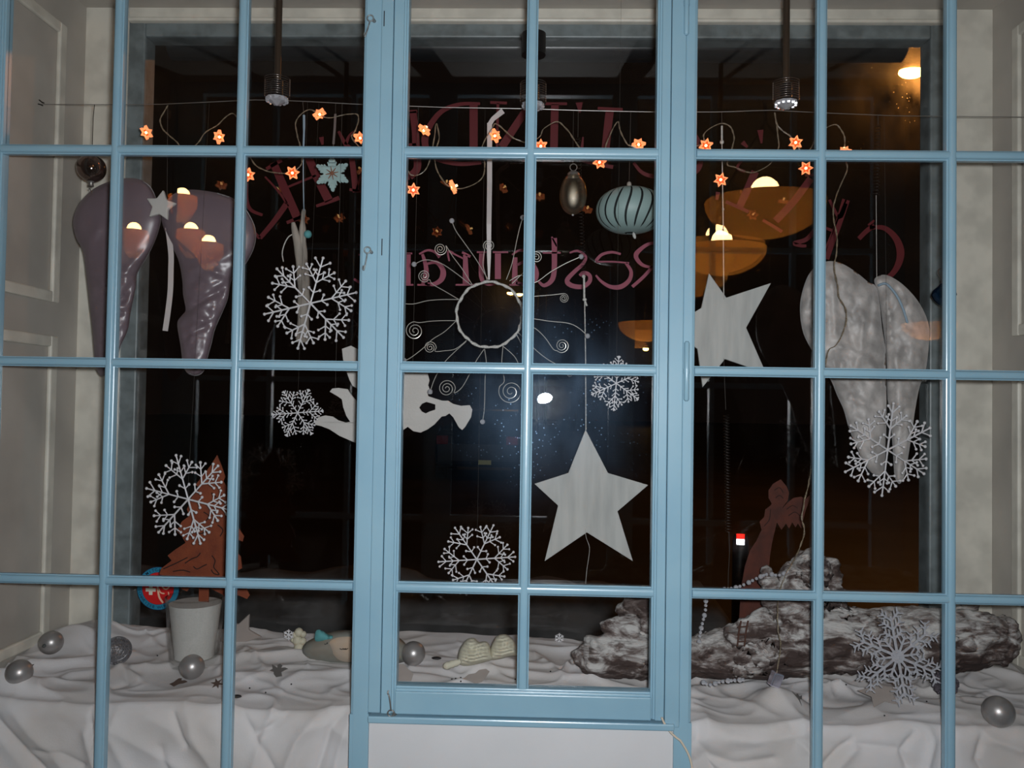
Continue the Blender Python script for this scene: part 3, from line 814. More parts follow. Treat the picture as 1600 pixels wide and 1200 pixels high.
def wv_l(x, y):
    e = crease([(1300, 440, 1305, 520, 6, .010), (1350, 500, 1340, 570, 6, .012), (1320, 500, 1345, 560, 5, -.010), (1345, 560, 1385, 590, 6, .012), (1268, 500, 1278, 545, 5, .010), (1330, 620, 1370, 640, 6, -.010), (1365, 460, 1355, 520, 5, -.008), (1310, 540, 1360, 560, 4, .009)])(x, y)
    return e + .011 * noise.noise(Vector((x / 24, y / 36, 1))) + .006 * noise.noise(Vector((x / 10, y / 15, 4)))


def wv_r(x, y):
    e = crease([(1385, 450, 1392, 530, 4, .010), (1400, 445, 1420, 510, 5, -.010), (1420, 500, 1425, 580, 6, .008), (1400, 560, 1405, 640, 5, .010), (1415, 640, 1410, 700, 4, -.008)])(x, y)
    return e + .010 * noise.noise(Vector((x / 20, y / 36, 6))) + .006 * noise.noise(Vector((x / 9, y / 15, 2)))


vw = thing('angel_wings', 'pair of white crushed velvet angel wings hanging at the right of the window', 'wings', P(1370, 440, .36))
puff(VL, .36, .034, 40, wv_l).build('left_wing', M['velvet'], vw, smooth=True)
puff(VR, .37, .030, 34, wv_r).build('right_wing', M['velvet'], vw, smooth=True)
bt = MB(); bt.tube(px_curve([(1372, 446), (1383, 443), (1392, 450), (1403, 465), (1412, 485), (1418, 505)], .325, 6), [.0032] * 30 + [.0018], 6); bt.build('blue_tie', M['bluecord'], vw, smooth=True)['label'] = 'pale blue ribbon tie'


def coil(mb, px0, py0, px1, py1, Y, r_px, turns, rad=.0006):
    pts = []; n = int(turns * 9)
    for i in range(n + 1):
        t = i / n; a = 2 * PI * turns * t; q = P(px0 + (px1 - px0) * t, py0 + (py1 - py0) * t, Y)
        pts.append(q + Vector((math.cos(a), math.sin(a), 0)) * r_px * SZ(Y))
    return mb.tube(pts, rad, 4)


ct = coil(MB(), 1372, 195, 1369, 305, YW, 4.2, 22); ct.build('spring_coil', M['dark_iron'], vw)
a = P(1372, 195, YW); MB().tube([a, (a.x, YW, wire_z(a.x))], .0006, 4).build('thread', M['thread'], vw); MB().tube([P(1369, 305, YW), P(1370, 437, .35)], .0007, 4).build('thread', M['cord'], vw)

# ---- white wooden stars on cords


def plate_px(pts, Y, th_, mb=None, hole=None):
    lp = [[P(x, y, Y) for x, y in pts]] + ([[P(x, y, Y) for x, y in hole]] if hole else [])
    return (mb or MB()).plate(lp, (0, th_, 0))


s1 = thing('star_ornament', 'whole white wooden star hanging on a knotted cord in the casement', 'star', P(915, 671, YW), 'white wooden stars')
plate_px([(915, 671), (950, 739), (1013, 758), (965, 799), (989, 877), (917, 832), (851, 877), (872, 790), (835, 756), (888, 739)], YW, .008).build('board', M['white_wood'], s1, bevel=.001)
cm = MB(); cm.tube([P(912.5, 430, YW), P(913, 470, YW)], .0028, 8); cm.tube([P(913.5, 470, YW), P(915, 560, YW), P(915.5, 672, YW + .004)], .0015, 6)
cm.sphere(P(913.5, 468, YW), .0058, 8, 6, (1, 1, .8)); cm.tube([P(914, 470, YW), P(917, 478, YW - .003)], .0026, 6); cm.sphere(P(912, 432, YW), .005, 8, 6)
cm.build('cord', M['cord'], s1, smooth=True)
coil(MB(), 903, 215, 912, 428, YW, 3.6, 42).build('spring_coil', M['dark_iron'], s1)
th = MB(); a = P(903, 215, YW); th.tube([a, (a.x, YW, wire_z(a.x))], .0006, 4); th.build('thread', M['thread'], s1)
th = MB(); th.tube(px_curve([(914, 826), (916, 840), (921, 855), (920, 870), (917, 890), (915, 912)], YW - .002, 5), .0006, 4); th.build('tail_thread', M['cord'], s1)

s2 = thing('star_ornament', 'tilted white wooden star on a beaded cord, half behind the right blue post', 'star', P(1131, 465, YW), 'white wooden stars')
plate_px([(1108, 427), (1135, 465), (1205, 442), (1166, 512), (1197, 583), (1133, 561), (1098, 605), (1090, 545), (1045, 512), (1096, 481)], YW, .008).build('board', M['white_wood'], s2, bevel=.001)
cm = MB(); cm.tube([P(1128, 197, YW - .004), P(1128, 222, YW - .004)], .0026, 8); cm.tube([P(1128, 222, YW - .004), P(1130, 350, YW - .003), P(1131, 468, YW - .002)], .0013, 6)
cm.sphere(P(1128, 222, YW - .004), .0055, 8, 6)
cm.build('cord', M['cord'], s2, smooth=True)
for y in (327, 359): MB().sphere(P(1130, y, YW - .004), .0032, 8, 6).build('bead', M['crystal'], s2, smooth=True)
a = P(1128, 197, YW - .004)
for t_ in ([a, Vector((a.x, YW, wire_z(a.x)))], px_curve([(1131, 560), (1132, 590), (1134, 640)], YW, 4), px_curve([(1139, 832), (1140, 860), (1138, 900), (1138, 930)], YW, 4)): MB().tube(t_, .0007, 4).build('thread', M['thread'], s2)
coil(MB(), 1135, 648, 1138, 832, YW, 4.6, 40).build('spring_coil', M['dark_iron'], s2)

# ---- trumpeting cherub cut out of white felt board
ch = thing('cherub_cutout', 'white cutout of a flying cherub blowing a trumpet, crossed by the left blue mullion', 'cherub', P(600, 575, YW))
CH = [(515, 612), (519, 607), (528, 606), (543, 608), (548, 616), (553, 622), (560, 630), (572, 634), (576, 622), (566, 610), (556, 606), (551, 603), (546, 594), (541, 580), (536, 562), (534, 545), (548, 540), (568, 550), (586, 566), (602, 584), (612, 596), (618, 606), (622, 598), (622, 584), (628, 572), (645, 567), (660, 573), (668, 583), (671, 594), (669, 602), (671, 608), (668, 614), (669, 619),
      (681, 623), (691, 626), (700, 626), (708, 631), (720, 634), (734, 633), (738, 640), (736, 652), (727, 667), (722, 672), (717, 668), (708, 652), (702, 646), (696, 650), (690, 651), (679, 663), (668, 671), (657, 676), (646, 674), (637, 667), (627, 674), (615, 684), (600, 692), (578, 696), (553, 691), (530, 681), (515, 671), (502, 666), (493, 664), (491, 659), (497, 652), (508, 649), (520, 651), (529, 657), (540, 660), (547, 659), (541, 650), (536, 636), (534, 624), (527, 619)]
plate_px(CH, YW, .006, hole=[(655, 637), (659, 631), (666, 628), (680, 632), (680, 640), (671, 643), (665, 646), (659, 643)]).build('felt_board', M['cherub'], ch, bevel=.0008)
thread(MB(), 524, 607, YW).build('thread', M['thread'], ch); thread(MB(), 645, 568, YW).build('thread', M['thread'], ch)

# ---- snow crystals


def flake_mb(R, kind, M3, c):
    m = MB()
    T = lambda x, z: c + M3 @ Vector((x, 0, z))
    r0 = R * (.0175 if kind == 'ball' else .02); rj = random.Random(int(R * 99999) + int(c.x * 1000))

    def stick(a, b, ra, ball):
        m.tube([T(*a), T(*b)], [ra, ra * .85], 5)
        if ball: m.sphere(T(*b), ra * ball, 6, 5)
    for k in range(6):
        th_ = k * PI / 3; u = (math.cos(th_), math.sin(th_))
        rot = lambda a: (math.cos(th_ + a), math.sin(th_ + a))
        at = lambda o_, d_, l_: (o_[0] + d_[0] * l_, o_[1] + d_[1] * l_)
        stick((0, 0), at((0, 0), u, R), r0 * 1.15, 1.75)
        for sg in (1, -1):
            tw = [(.24, .14, 1.0), (.80, .20, .8)] if kind == 'ball' else [(.2, .12, .9), (.34, .16, .9), (.66, .2, .8), (.8, .17, .8), (.92, .1, .7)]
            for t, l, a in tw: o_ = at((0, 0), u, R * t); stick(o_, at(o_, rot(sg * a + rj.uniform(-.2, .2)), R * l * rj.uniform(.85, 1.1)), r0 * .9, 2.2 if kind == 'ball' else 1.5)
            o_ = at((0, 0), u, R * .46); an_ = .74 + rj.uniform(-.12, .12); d2 = rot(sg * an_); L_ = R * (.47 if kind == 'ball' else .44) * rj.uniform(.9, 1.05)
            stick(o_, at(o_, d2, L_), r0, 2.1)
            for t, l in ((.34, .17), (.68, .17)):
                o2 = at(o_, d2, L_ * t)
                for s2_ in (1, -1): stick(o2, at(o2, rot(sg * an_ + s2_ * (.9 + rj.uniform(-.15, .15))), R * l * rj.uniform(.75, 1.1)), r0 * .85, 2.1)
            if kind == 'ball':
                o_ = at((0, 0), u, R * .62); stick(o_, at(o_, rot(sg * .9), R * .15), r0 * .85, 2.1)
    m.sphere(c, r0 * 2.2, 8, 6)
    return m


def snow(px, py, R_px, ang, kind, label, Y=.30, tilt=(0, 0), ty=None, material='flake'):
    c = P(px, py, Y); R = R_px * SZ(Y)
    t = thing('snow_crystal', label, 'snowflake', c, 'white branching snowflakes')
    M3 = Matrix.Rotation(tilt[0], 3, 'X') @ Matrix.Rotation(tilt[1], 3, 'Z') @ Matrix.Rotation(math.radians(-ang), 3, 'Y')
    flake_mb(R, kind, M3, c).build('crystal', M[material], t, smooth=True)
    th = MB(); a = c + Vector((0, 0, R * .5)); b = Vector((a.x, YW, wire_z(a.x))) if Y > .23 else Vector((a.x, Y, ZTOP)); th.tube([c, a, b], .00025, 4); th.build('thread', M['thread'], t)
    return t


snow(485, 474, 74, 14, 'ball', 'large ball-tipped white snowflake in front of the hanging driftwood', .29, (.12, .08))
snow(294, 780, 72, 48, 'ball', 'large ball-tipped white snowflake in front of the rusty fir tree', .26, (0, -.1))
snow(745, 874, 60, 5, 'ball', 'ball-tipped white snowflake low in the casement left of its middle bar', .30, (.1, 0))
snow(1387, 703, 73, 28, 'ball', 'large ball-tipped white snowflake over the tips of the white velvet wings', .30, (.2, .1))
snow(465, 645, 40, 5, 'fern', 'small dense white snowflake touching the cherub\'s foot', .302, (0, .0))
snow(963, 599, 42, 25, 'fern', 'small white snowflake crossed by a blue bar at the upper right of the whole star', .19, (0, .1))

# flat pale blue snow crystal with a rusty core
fb = thing('snow_crystal', 'flat pale blue snowflake with a brown core below a grey ribbon', 'snowflake', P(519, 242, YW))
cen = P(519, 271, YW); R = 29 * SZ(YW); lp = []
for k in range(6):
    th_ = PI / 2 + .05 + k * PI / 3
    seq = [(-.52, .46), (-.42, .54), (-.41, .66), (-.33, .70), (-.27, .63), (-.25, .74), (-.20, .81), (-.14, .78), (-.12, .89), (-.07, .97), (0, 1.0), (.07, .97), (.12, .89), (.14, .78), (.20, .81), (.25, .74), (.27, .63), (.33, .70), (.41, .66), (.42, .54)]
    for a_, r_ in seq: lp.append(cen + Vector((math.cos(th_ + a_), 0, math.sin(th_ + a_))) * R * r_)
MB().plate([lp], (0, .005, 0)).build('wood_crystal', M['blueflake'], fb, bevel=.0006)
co = MB()
for k in range(8):
    a_ = k * PI / 4 + .2; d_ = Vector((math.cos(a_), 0, math.sin(a_)))
    co.tube([cen + Vector((0, -.002, 0)), cen + d_ * R * .36 + Vector((0, -.002, 0))], [.0022, .0009], 5)
co.sphere(cen + Vector((0, -.001, 0)), .0045, 8, 6); co.build('rusty_core', M['rust_core'], fb, smooth=True)
rb_ = MB(); rb_.ribbon([P(524, 178, YW), P(523, 200, YW), P(521, 224, YW)], .006, (0, .0006, 0)); rb_.sphere(P(521, 224, YW), .0035, 8, 6); rb_.tube([P(520, 242, YW), P(521, 224, YW)], .0008, 4); rb_.build('ribbon', M['greyribbon'], fb)
th = MB(); a = P(524, 178, YW); th.tube([a, (a.x, YW, wire_z(a.x))], .0005, 4); th.build('thread', M['thread'], fb)

# ---- hanging driftwood
dw = thing('driftwood_stick', 'forked bleached driftwood stick hanging on a pale blue cord behind a snowflake', 'driftwood', P(473, 330, .345))
st_ = MB()
p_ = px_curve([(475, 327), (473, 345), (473, 372), (473, 400), (474, 430), (475, 465), (474, 500), (472, 535)], .355, 5)
st_.tube(p_, [.004 + .012 * min(1, i / 22) + .0012 * math.sin(i) for i in range(len(p_))], 9)
p_ = px_curve([(458, 348), (461, 362), (467, 385), (471, 410), (473, 440)], .352, 5)
st_.tube(p_, [.005 + .010 * min(1, i / 12) for i in range(len(p_))], 8)
st_.build('stick', M['driftwood'], dw, smooth=True)
tw = MB(); tw.tube(px_curve([(462, 365), (452, 369), (445, 380), (441, 395), (443, 409)], .35, 5), .0016, 6); tw.build('curled_twig', M['cord'], dw, smooth=True)
cd_ = MB(); cd_.tube(px_curve([(475, 180), (475, 205), (474, 240), (474, 290), (475, 329)], .345, 5), [.0035] * 5 + [.0028] * 4 + [.0016] * 12, 6); cd_.build('cord', M['bluecord'], dw, smooth=True)
bd = MB(); bd.sphere(P(481, 366, .34), .0105, 12, 8); bd.build('blue_bead', M['turq'], dw, smooth=True)
th = MB(); a = P(475, 180, .345); th.tube([a, (a.x, YW, wire_z(a.x))], .0008, 4); th.build('thread', M['thread'], dw)

# ---- sun ring of curled silver wire
YS = YW - .045
so = thing('sun_ring', 'white wrapped ring with curly silver wire rays hanging on a white ribbon', 'ornament', P(764, 438, YS))
rc = P(764.6, 491.5, YS); rr = 51.5 * SZ(YS); rg = []
for k in range(72):
    a = 2 * PI * k / 72; q = rr * (1 + .012 * math.sin(9 * a) + .008 * math.sin(23 * a)); rg.append(rc + Vector((q * math.cos(a), 0, q * math.sin(a))))
MB().tube(rg, [.0036 + .0009 * math.sin(k * 1.7) for k in range(72)], 8, closed=True).build('wrapped_ring', M['cord'], so, smooth=True)
rays = [([(762, 436), (745, 407), (726, 380), (712, 360), (706, 345)], 'b'), ([(761, 437), (755, 415), (756, 398), (757, 390)], 's', (764, 384), 1), ([(738, 445), (722, 420), (707, 400), (697, 384)], 's', (688, 389), 1),
        ([(737, 446), (710, 425), (688, 411), (665, 406), (647, 413)], 'b'), ([(717, 468), (695, 455), (676, 444), (671, 437)], 's', (663, 431), 1), ([(716, 468), (690, 468), (667, 470), (645, 475), (620, 474), (600, 478)], 'b'),
        ([(713, 501), (690, 501), (672, 502), (655, 504)], 's', (648, 517), -1), ([(713, 501), (695, 518), (676, 530), (660, 545), (640, 560), (631, 563)], 'b'), ([(729, 532), (712, 545), (695, 548), (680, 549)], 's', (672, 543), -1),
        ([(728, 534), (708, 552), (693, 568), (680, 590), (672, 612)], 'b'), ([(756, 546), (744, 564), (735, 582), (722, 605), (710, 614)], 's', (698, 607), -1), ([(757, 545), (760, 568), (758, 590), (757, 635), (754, 659)], 'b'),
        ([(786, 540), (784, 570), (788, 595)], 's', (798, 612), -1), ([(786, 541), (803, 556), (811, 571), (820, 596)], 'b'), ([(807, 523), (812, 532), (815, 540)], 'e'), ([(816, 498), (832, 498), (860, 502), (888, 505), (905, 513), (918, 525)], 'b'),
        ([(815, 505), (836, 513), (852, 528), (864, 545), (870, 548)], 's', (878, 540), -1), ([(810, 520), (835, 545), (855, 561), (874, 572), (890, 585)], 'b'), ([(815, 466), (835, 463), (860, 461), (878, 459)], 's', (881, 466), 1),
        ([(796, 439), (815, 430), (834, 442), (860, 425), (885, 411), (908, 401)], 'b'), ([(791, 437), (800, 412), (807, 378), (812, 356), (817, 340)], 'b'), ([(800, 443), (818, 426), (830, 416), (836, 412)], 's', (838, 402), 1)]
bds = MB()
for r_ in rays:
    pts = [Vector((x, y, 0)) for x, y in r_[0]]
    if r_[1] == 's':
        c0 = Vector((r_[2][0], r_[2][1], 0)); d0 = pts[-1] - c0; a0 = math.atan2(d0.y, d0.x); R0 = d0.length
        for k in range(1, 27): a = a0 + r_[3] * k * .62; q = R0 * (1 - k / 30); pts.append(c0 + Vector((math.cos(a) * q, math.sin(a) * q, 0)))
    cv = cat_rom(pts, 4)
    MB().tube([P(v.x, v.y, YS + .002 * math.sin(i * .15)) for i, v in enumerate(cv)], .0010, 5).build('wire_ray', M['sun_wire'], so, smooth=True)
    if r_[1] == 'b':
        b_ = MB().sphere(P(r_[0][-1][0], r_[0][-1][1], YS), .0068, 9, 6); b_.build('crystal_bead', M['crystal'], so)
rb_ = MB(); rb_.ribbon([P(764, 437, YS), P(764, 400, YS), P(764, 350, YS), P(765, 285, YW + .004), P(765, 255, YW + .014), P(765, 192, YW + .014)], [.004, .010, .012, .013, .013, .013], (0, .0008, 0)); rb_.ribbon([P(764, 196, YW + .013), P(770, 186, YW + .009), P(786, 173, YW + .002)], [.012, .012, .015], (0, .0008, 0)); rb_.build('ribbon', M['ribbon'], so)

# ---- baubles on the wire
gb = thing('glass_bauble', 'round mirrored brownish glass bauble hanging at the far left before the reveal', 'bauble', P(143, 240, YW))
c = P(143, 263, YW); r = 22 * SZ(YW)
MB().sphere(c, r, 32, 20).build('ball', M['amber_glass'], gb, smooth=True)
MB().lathe([(.0, -.006), (.007, -.006), (.006, .004), (.010, .008)], c - Vector((0, 0, r + .006)), 14).tube([c - Vector((.006, 0, r + .020 - .006 * math.sin(k * .5))) + Vector((.012 * k / 12, 0, -.005 * math.sin(k * PI / 12))) for k in range(13)], .0014, 6).build('cap', M['tin'], gb, smooth=.9)
th = MB(); a = c + Vector((0, 0, r * .98)); th.tube([a, P(145.5, 185, YW), (a.x + .003, YW, wire_z(a.x))], .0010, 5); th.build('hook_thread', M['dark_iron'], gb)

YE = YW - .05
eg = thing('glass_bauble', 'clear smoky egg-shaped glass bauble hanging in the casement', 'bauble', P(895, 270, YE))
c = P(895.5, 303, YE); s_ = SZ(YE)
MB().lathe([(.0001, -33 * s_)] + [(21.5 * s_ * math.sin(PI * k / 20) * (1 + .06 * math.cos(PI * k / 20)), -33 * s_ * math.cos(PI * k / 20)) for k in range(1, 19)] + [(8 * s_, 31 * s_)], c, 32).build('glass_egg', M['egg_glass'], eg, smooth=True)
MB().sphere(c - Vector((0, 0, 33 * s_)), .003, 8, 6).build('tip', M['crystal'], eg, smooth=True)
MB().lathe([(9.5 * s_, 0), (9.5 * s_, 5 * s_), (6 * s_, 8 * s_), (2 * s_, 10 * s_)], c + Vector((0, 0, 27 * s_)), 18).tube([c + Vector((5.5 * s_ * math.cos(a), 0, 42 * s_ + 5.5 * s_ * math.sin(a))) for a in [k * PI / 7 for k in range(14)]], .0012, 6, closed=True).build('cap', M['tin'], eg, smooth=.9)
thread(MB(), 895, 256, YE).build('thread', M['thread'], eg)

tb = thing('slit_bauble', 'flattened pale teal bauble with dark vertical slits, partly behind the right blue mullion', 'bauble', P(983, 290, YW))
c = P(985, 329, YW); a_, b_ = 54 * SZ(YW), 35.5 * SZ(YW); nseg = 18
for k in range(nseg):
    m = MB(); vs = []; nu, nv = 6, 16
    for j in range(nv + 1):
        th_ = .10 + (PI - .2) * j / nv
        wd = 1 - .14 * math.sin(th_) ** .5 if .8 < th_ < 2.5 else 1.0
        for i in range(nu + 1):
            ph = 2 * PI / nseg * (k + .5 + (i / nu - .5) * (.80 if .55 < th_ < 2.6 else 1.0)) + .10 * math.sin(2 * th_)
            vs.append(c + Vector((a_ * math.sin(th_) ** .8 * math.cos(ph), a_ * math.sin(th_) ** .8 * math.sin(ph), b_ * math.cos(th_))))
    m.add(vs, [(j * (nu + 1) + i, j * (nu + 1) + i + 1, (j + 1) * (nu + 1) + i + 1, (j + 1) * (nu + 1) + i) for j in range(nv) for i in range(nu)])
    m.build('segment', M['teal'], tb, smooth=True)
MB().sphere(c, 1, 28, 16, (a_ * .955, a_ * .955, b_ * .955)).build('core', M['teal_dark'], tb, smooth=True)
MB().lathe([(.001, 0), (.0055, .001), (.0065, .006), (.005, .012), (.001, .014)], P(983, 292, YW), 12).build('top_bead', M['driftwood'], tb, smooth=True)
MB().sphere(P(991, 368, YW), .0055, 10, 8, (.8, .8, 1.7), Matrix.Rotation(-.3, 3, 'Y')).tube([P(988, 362, YW), P(987, 356, YW)], .001, 5).build('bottom_bead', M['white_wood'], tb, smooth=True)
th = MB(); thread(th, 983, 286, YW, .0007); th.build('thread', M['thread'], tb)

db = thing('blue_bauble', 'small dark blue glass bauble hanging behind the rightmost glazing bar', 'bauble', P(1474, 435, YW))
c = P(1475, 461, YW); s_ = SZ(YW)
MB().lathe([(.0005, -18 * s_), (7 * s_, -15 * s_), (14 * s_, -8 * s_), (18 * s_, 0), (16 * s_, 7 * s_), (9 * s_, 13 * s_), (5 * s_, 18 * s_)], c, 28).build('ball', M['blue_bauble'], db, smooth=True)
MB().lathe([(5.5 * s_, 0), (5.5 * s_, 6 * s_), (2 * s_, 8 * s_)], c + Vector((0, 0, 17 * s_)), 14).tube(px_curve([(1474, 437), (1467, 430), (1466, 422), (1472, 420), (1475, 428), (1474, 436)], YW, 4), .0011, 5).build('cap', M['bronze'], db, smooth=.9)
th = MB(); thread(th, 1472, 421, YW); th.build('thread', M['thread'], db)

# ================================================================== PAINT AND STICKER ON THE OUTER PANE
YL = YG - .0012


def letters(root, strokes, material):
    """strokes: list of letters, each a list of (points, widths in px)"""
    for lt in strokes:
        m = MB()
        for pts, wd in lt:
            cv = cat_rom([(x, y, 0) for x, y in pts], 5) if len(pts) > 2 else [Vector((x, y, 0)) for x, y in pts]
            n = len(cv)
            ws = [wd] * n if not isinstance(wd, (list, tuple)) else [wd[0] + (wd[1] - wd[0]) * i / (n - 1) if len(wd) == 2 else (wd[0] + (wd[1] - wd[0]) * 2 * i / (n - 1) if i < n / 2 else wd[1] + (wd[2] - wd[1]) * (2 * i / (n - 1) - 1)) for i in range(n)]
            m.ribbon([P(v.x, v.y, YL) for v in cv], [max(w_ * .86, 2.6) * SZ(YL) for w_ in ws], (0, .0008, 0))
        m.build('letter', M[material], root)


pt = thing('painted_sign', 'mirrored dark red lettering in an arc across the top of the outer pane', 'sign', P(900, 200, YL))
ARC = [
    [([(1342, 373), (1354, 361), (1366, 352)], (8, 9)), ([(1359, 356), (1381, 356), (1399, 371), (1407, 392), (1404, 412), (1393, 429), (1375, 441)], (6, 14, 7)), ([(1358, 353), (1366, 344)], (8, 3))],
    [([(1322, 312), (1310, 350), (1298, 385), (1292, 405)], (14, 8)), ([(1296, 312), (1312, 340), (1322, 318)], (5, 6)), ([(1300, 360), (1284, 354)], (5, 5)), ([(1322, 312), (1284, 402)], (3, 3))],
    [([(1267, 279), (1240, 315), (1212, 345)], (13, 13)), ([(1192, 344), (1206, 352), (1222, 362)], (5, 6)), ([(1275, 358), (1260, 374), (1241, 380), (1252, 384), (1260, 384)], (9, 5)), ([(1282, 272), (1258, 274)], (5, 4))],
    [([(1180, 268), (1168, 296), (1156, 322)], (14, 13)), ([(1134, 315), (1150, 322), (1170, 331)], (6, 6)), ([(1120, 312), (1122, 300)], (5, 8)), ([(1164, 268), (1152, 262), (1160, 250)], (5, 5)), ([(1188, 203), (1190, 224)], (11, 3)), ([(1160, 222), (1168, 230)], (9, 4))],
    [([(990, 254), (1004, 270), (1026, 276), (1060, 274), (1086, 268), (1095, 250), (1092, 224), (1080, 204), (1062, 196)], (5, 11, 6)), ([(1040, 176), (1044, 270)], (13, 13))],
    [([(953, 172), (949, 205), (944, 256)], (15, 14)), ([(934, 169), (973, 171)], (5, 5)), ([(905, 250), (930, 256), (958, 261)], (5, 7)), ([(905, 250), (909, 232), (911, 214)], (10, 2))],
    [([(867, 163), (865, 252)], (14, 14)), ([(852, 162), (886, 162)], (5, 5)), ([(848, 251), (882, 251)], (6, 6)), ([(905, 160), (906, 176)], (13, 3))],
    [([(826, 166), (806, 196), (784, 230)], (13, 15)), ([(766, 160), (792, 161)], (5, 5)), ([(778, 161), (776, 250)], (5, 4)), ([(826, 164), (826, 250)], (8, 8)), ([(815, 251), (838, 251)], (5, 5))],
    [([(740, 164), (740, 250)], (15, 15)), ([(750, 162), (718, 163), (690, 174), (672, 196), (664, 216), (668, 236), (686, 249), (718, 256), (752, 254)], (5, 13, 6))],
    [([(645, 174), (649, 205), (650, 232), (652, 262), (640, 276)], (13, 14)), ([(652, 174), (632, 176), (620, 186)], (6, 5)), ([(650, 226), (630, 226)], (5, 5)), ([(640, 278), (618, 276), (606, 262)], (7, 4))],
    [([(529, 205), (540, 226), (548, 238), (556, 300)], (5, 12)), ([(556, 204), (546, 212), (540, 226)], (4, 6)), ([(590, 190), (588, 296)], (13, 13)), ([(556, 300), (590, 192)], (4, 4)), ([(546, 296), (568, 300)], (5, 5)), ([(502, 214), (504, 226)], (9, 4))],
    [([(478, 236), (494, 274), (514, 314)], (14, 16)), ([(494, 322), (512, 316), (530, 309)], (5, 8)), ([(466, 244), (488, 232)], (5, 5)), ([(427, 254), (446, 298), (466, 344)], (14, 16)), ([(448, 348), (472, 338)], (6, 6)), ([(416, 264), (440, 250)], (6, 7)), ([(450, 292), (494, 274)], (4, 4)), ([(465, 240), (452, 246), (458, 236)], (8, 4))],
    [([(448, 318), (428, 346), (406, 372)], (11, 8)), ([(384, 286), (385, 312), (392, 328), (410, 336)], (9, 5)), ([(406, 372), (396, 362), (384, 340), (380, 312)], (6, 9)), ([(448, 318), (436, 300), (414, 276)], (5, 3))],
]
letters(pt, ARC, 'red_letter')
ps = thing('painted_sign', 'mirrored dusty red lettering in a straight line below the arc on the outer pane', 'sign', P(830, 420, YL))
LINE = [
    [([(575, 388), (575, 430), (566, 442), (553, 436)], (9, 4)), ([(560, 398), (590, 398)], (3, 3))],
    [([(637, 396), (637, 444)], (11, 11)), ([(628, 445), (646, 445)], (3, 3)), ([(634, 398), (622, 393), (606, 402), (603, 444)], (3, 9)), ([(595, 445), (612, 445)], (3, 3)), ([(644, 396), (634, 396)], (3, 3))],
    [([(660, 397), (666, 420), (663, 444)], (5, 12)), ([(655, 397), (668, 391), (680, 394), (687, 402)], (3, 6)), ([(668, 412), (682, 410), (692, 422), (690, 436), (678, 444), (664, 443)], (4, 11, 5)), ([(652, 445), (672, 445)], (3, 3))],
    [([(727, 398), (728, 444)], (8, 12)), ([(712, 445), (742, 445)], (3, 3)), ([(735, 401), (722, 394)], (5, 4)), ([(708, 396), (700, 393), (702, 408)], (5, 3)), ([(708, 396), (724, 404)], (2, 2))],
    [([(778, 396), (778, 436)], (11, 11)), ([(770, 394), (794, 394)], (3, 3)), ([(753, 396), (752, 432), (760, 443), (774, 443)], (10, 5)), ([(745, 394), (762, 394)], (3, 3))],
    [([(805, 402), (804, 444)], (8, 11)), ([(796, 445), (814, 445)], (3, 3)), ([(800, 398), (812, 391), (826, 394), (832, 404)], (3, 7)), ([(808, 414), (824, 408), (836, 420), (836, 436), (824, 444), (806, 442)], (4, 11, 5))],
    [([(866, 372), (866, 420), (862, 438), (850, 446), (841, 439)], (10, 9, 4)), ([(848, 395), (876, 395)], (3, 3)), ([(870, 385), (862, 370)], (3, 3))],
    [([(890, 395), (903, 392), (915, 401), (910, 413), (897, 425), (886, 438), (893, 446), (910, 448), (921, 440), (921, 430), (912, 426), (906, 431)], (3, 9, 6))],
    [([(931, 409), (958, 409), (983, 411)], (3, 3)), ([(931, 408), (940, 398), (956, 394), (970, 397)], (6, 4)), ([(978, 411), (986, 424), (983, 438), (970, 448), (954, 448), (940, 440), (931, 430)], (5, 9, 3))],
    [([(1044, 384), (1044, 446)], (12, 12)), ([(1050, 384), (1018, 380), (998, 392), (994, 402), (1004, 414), (1020, 418)], (3, 9, 4)), ([(1020, 416), (1006, 432), (988, 448)], (6, 6)), ([(1034, 446), (1054, 446)], (3, 3))],
]
letters(ps, LINE, 'rose_letter')

sk = thing('round_sticker', 'round blue and red sticker with a white cross on the outer pane beside the jar', 'sticker', P(247, 953, YL))
sx, sy, s_ = 247.0, 919.5, SZ(YL)
sc3 = P(sx, sy, YL)


def disc(r0, r1, y, material, name):
    lp = [[sc3 + Vector((r * s_ * math.cos(2 * PI * k / 64), y, r * s_ * math.sin(2 * PI * k / 64))) for k in range(64)] for r in ((r1, r0) if r0 else (r1,))]
    MB().plate(lp, (0, .0004, 0)).build(name, M[material], sk)


disc(0, 34.0, .0003, 'st_navy', 'backing'); disc(25.5, 33.0, -.0004, 'st_blue', 'blue_ring'); disc(0, 25.0, -.0004, 'st_red', 'red_field')
cx, cy = P(235.8, 921.5, YL).x, P(235.8, 921.5, YL).z
q = s_
cross = [(-2.8, 8), (2.8, 8), (2.8, 2.8), (8, 2.8), (8, -2.8), (2.8, -2.8), (2.8, -8), (-2.8, -8), (-2.8, -2.8), (-8, -2.8), (-8, 2.8), (-2.8, 2.8)]
MB().plate([[Vector((cx + a * q, YL - .0009, cy + b * q)) for a, b in cross]], (0, .0004, 0)).build('white_cross', M['st_white'], sk)
m = MB()
for pts, wd in (([(245, 900), (246, 914), (248, 930), (251, 937), (255, 942)], (3, 2.4)), ([(247.5, 919), (251, 926), (257, 927.5)], (2, 2)), ([(253.5, 916), (256, 919.5), (260, 920.5), (264, 917), (264, 908), (258, 904), (253, 909)], (2.2, 1.8)), ([(263, 925), (264, 931)], (1.6, 1.2))):
    m.ribbon([P(v.x, v.y, YL - .0009) for v in cat_rom([(x, y, 0) for x, y in pts], 5)], [wd[0] * s_] * (5 * (len(pts) - 1) + 1), (0, .0004, 0))
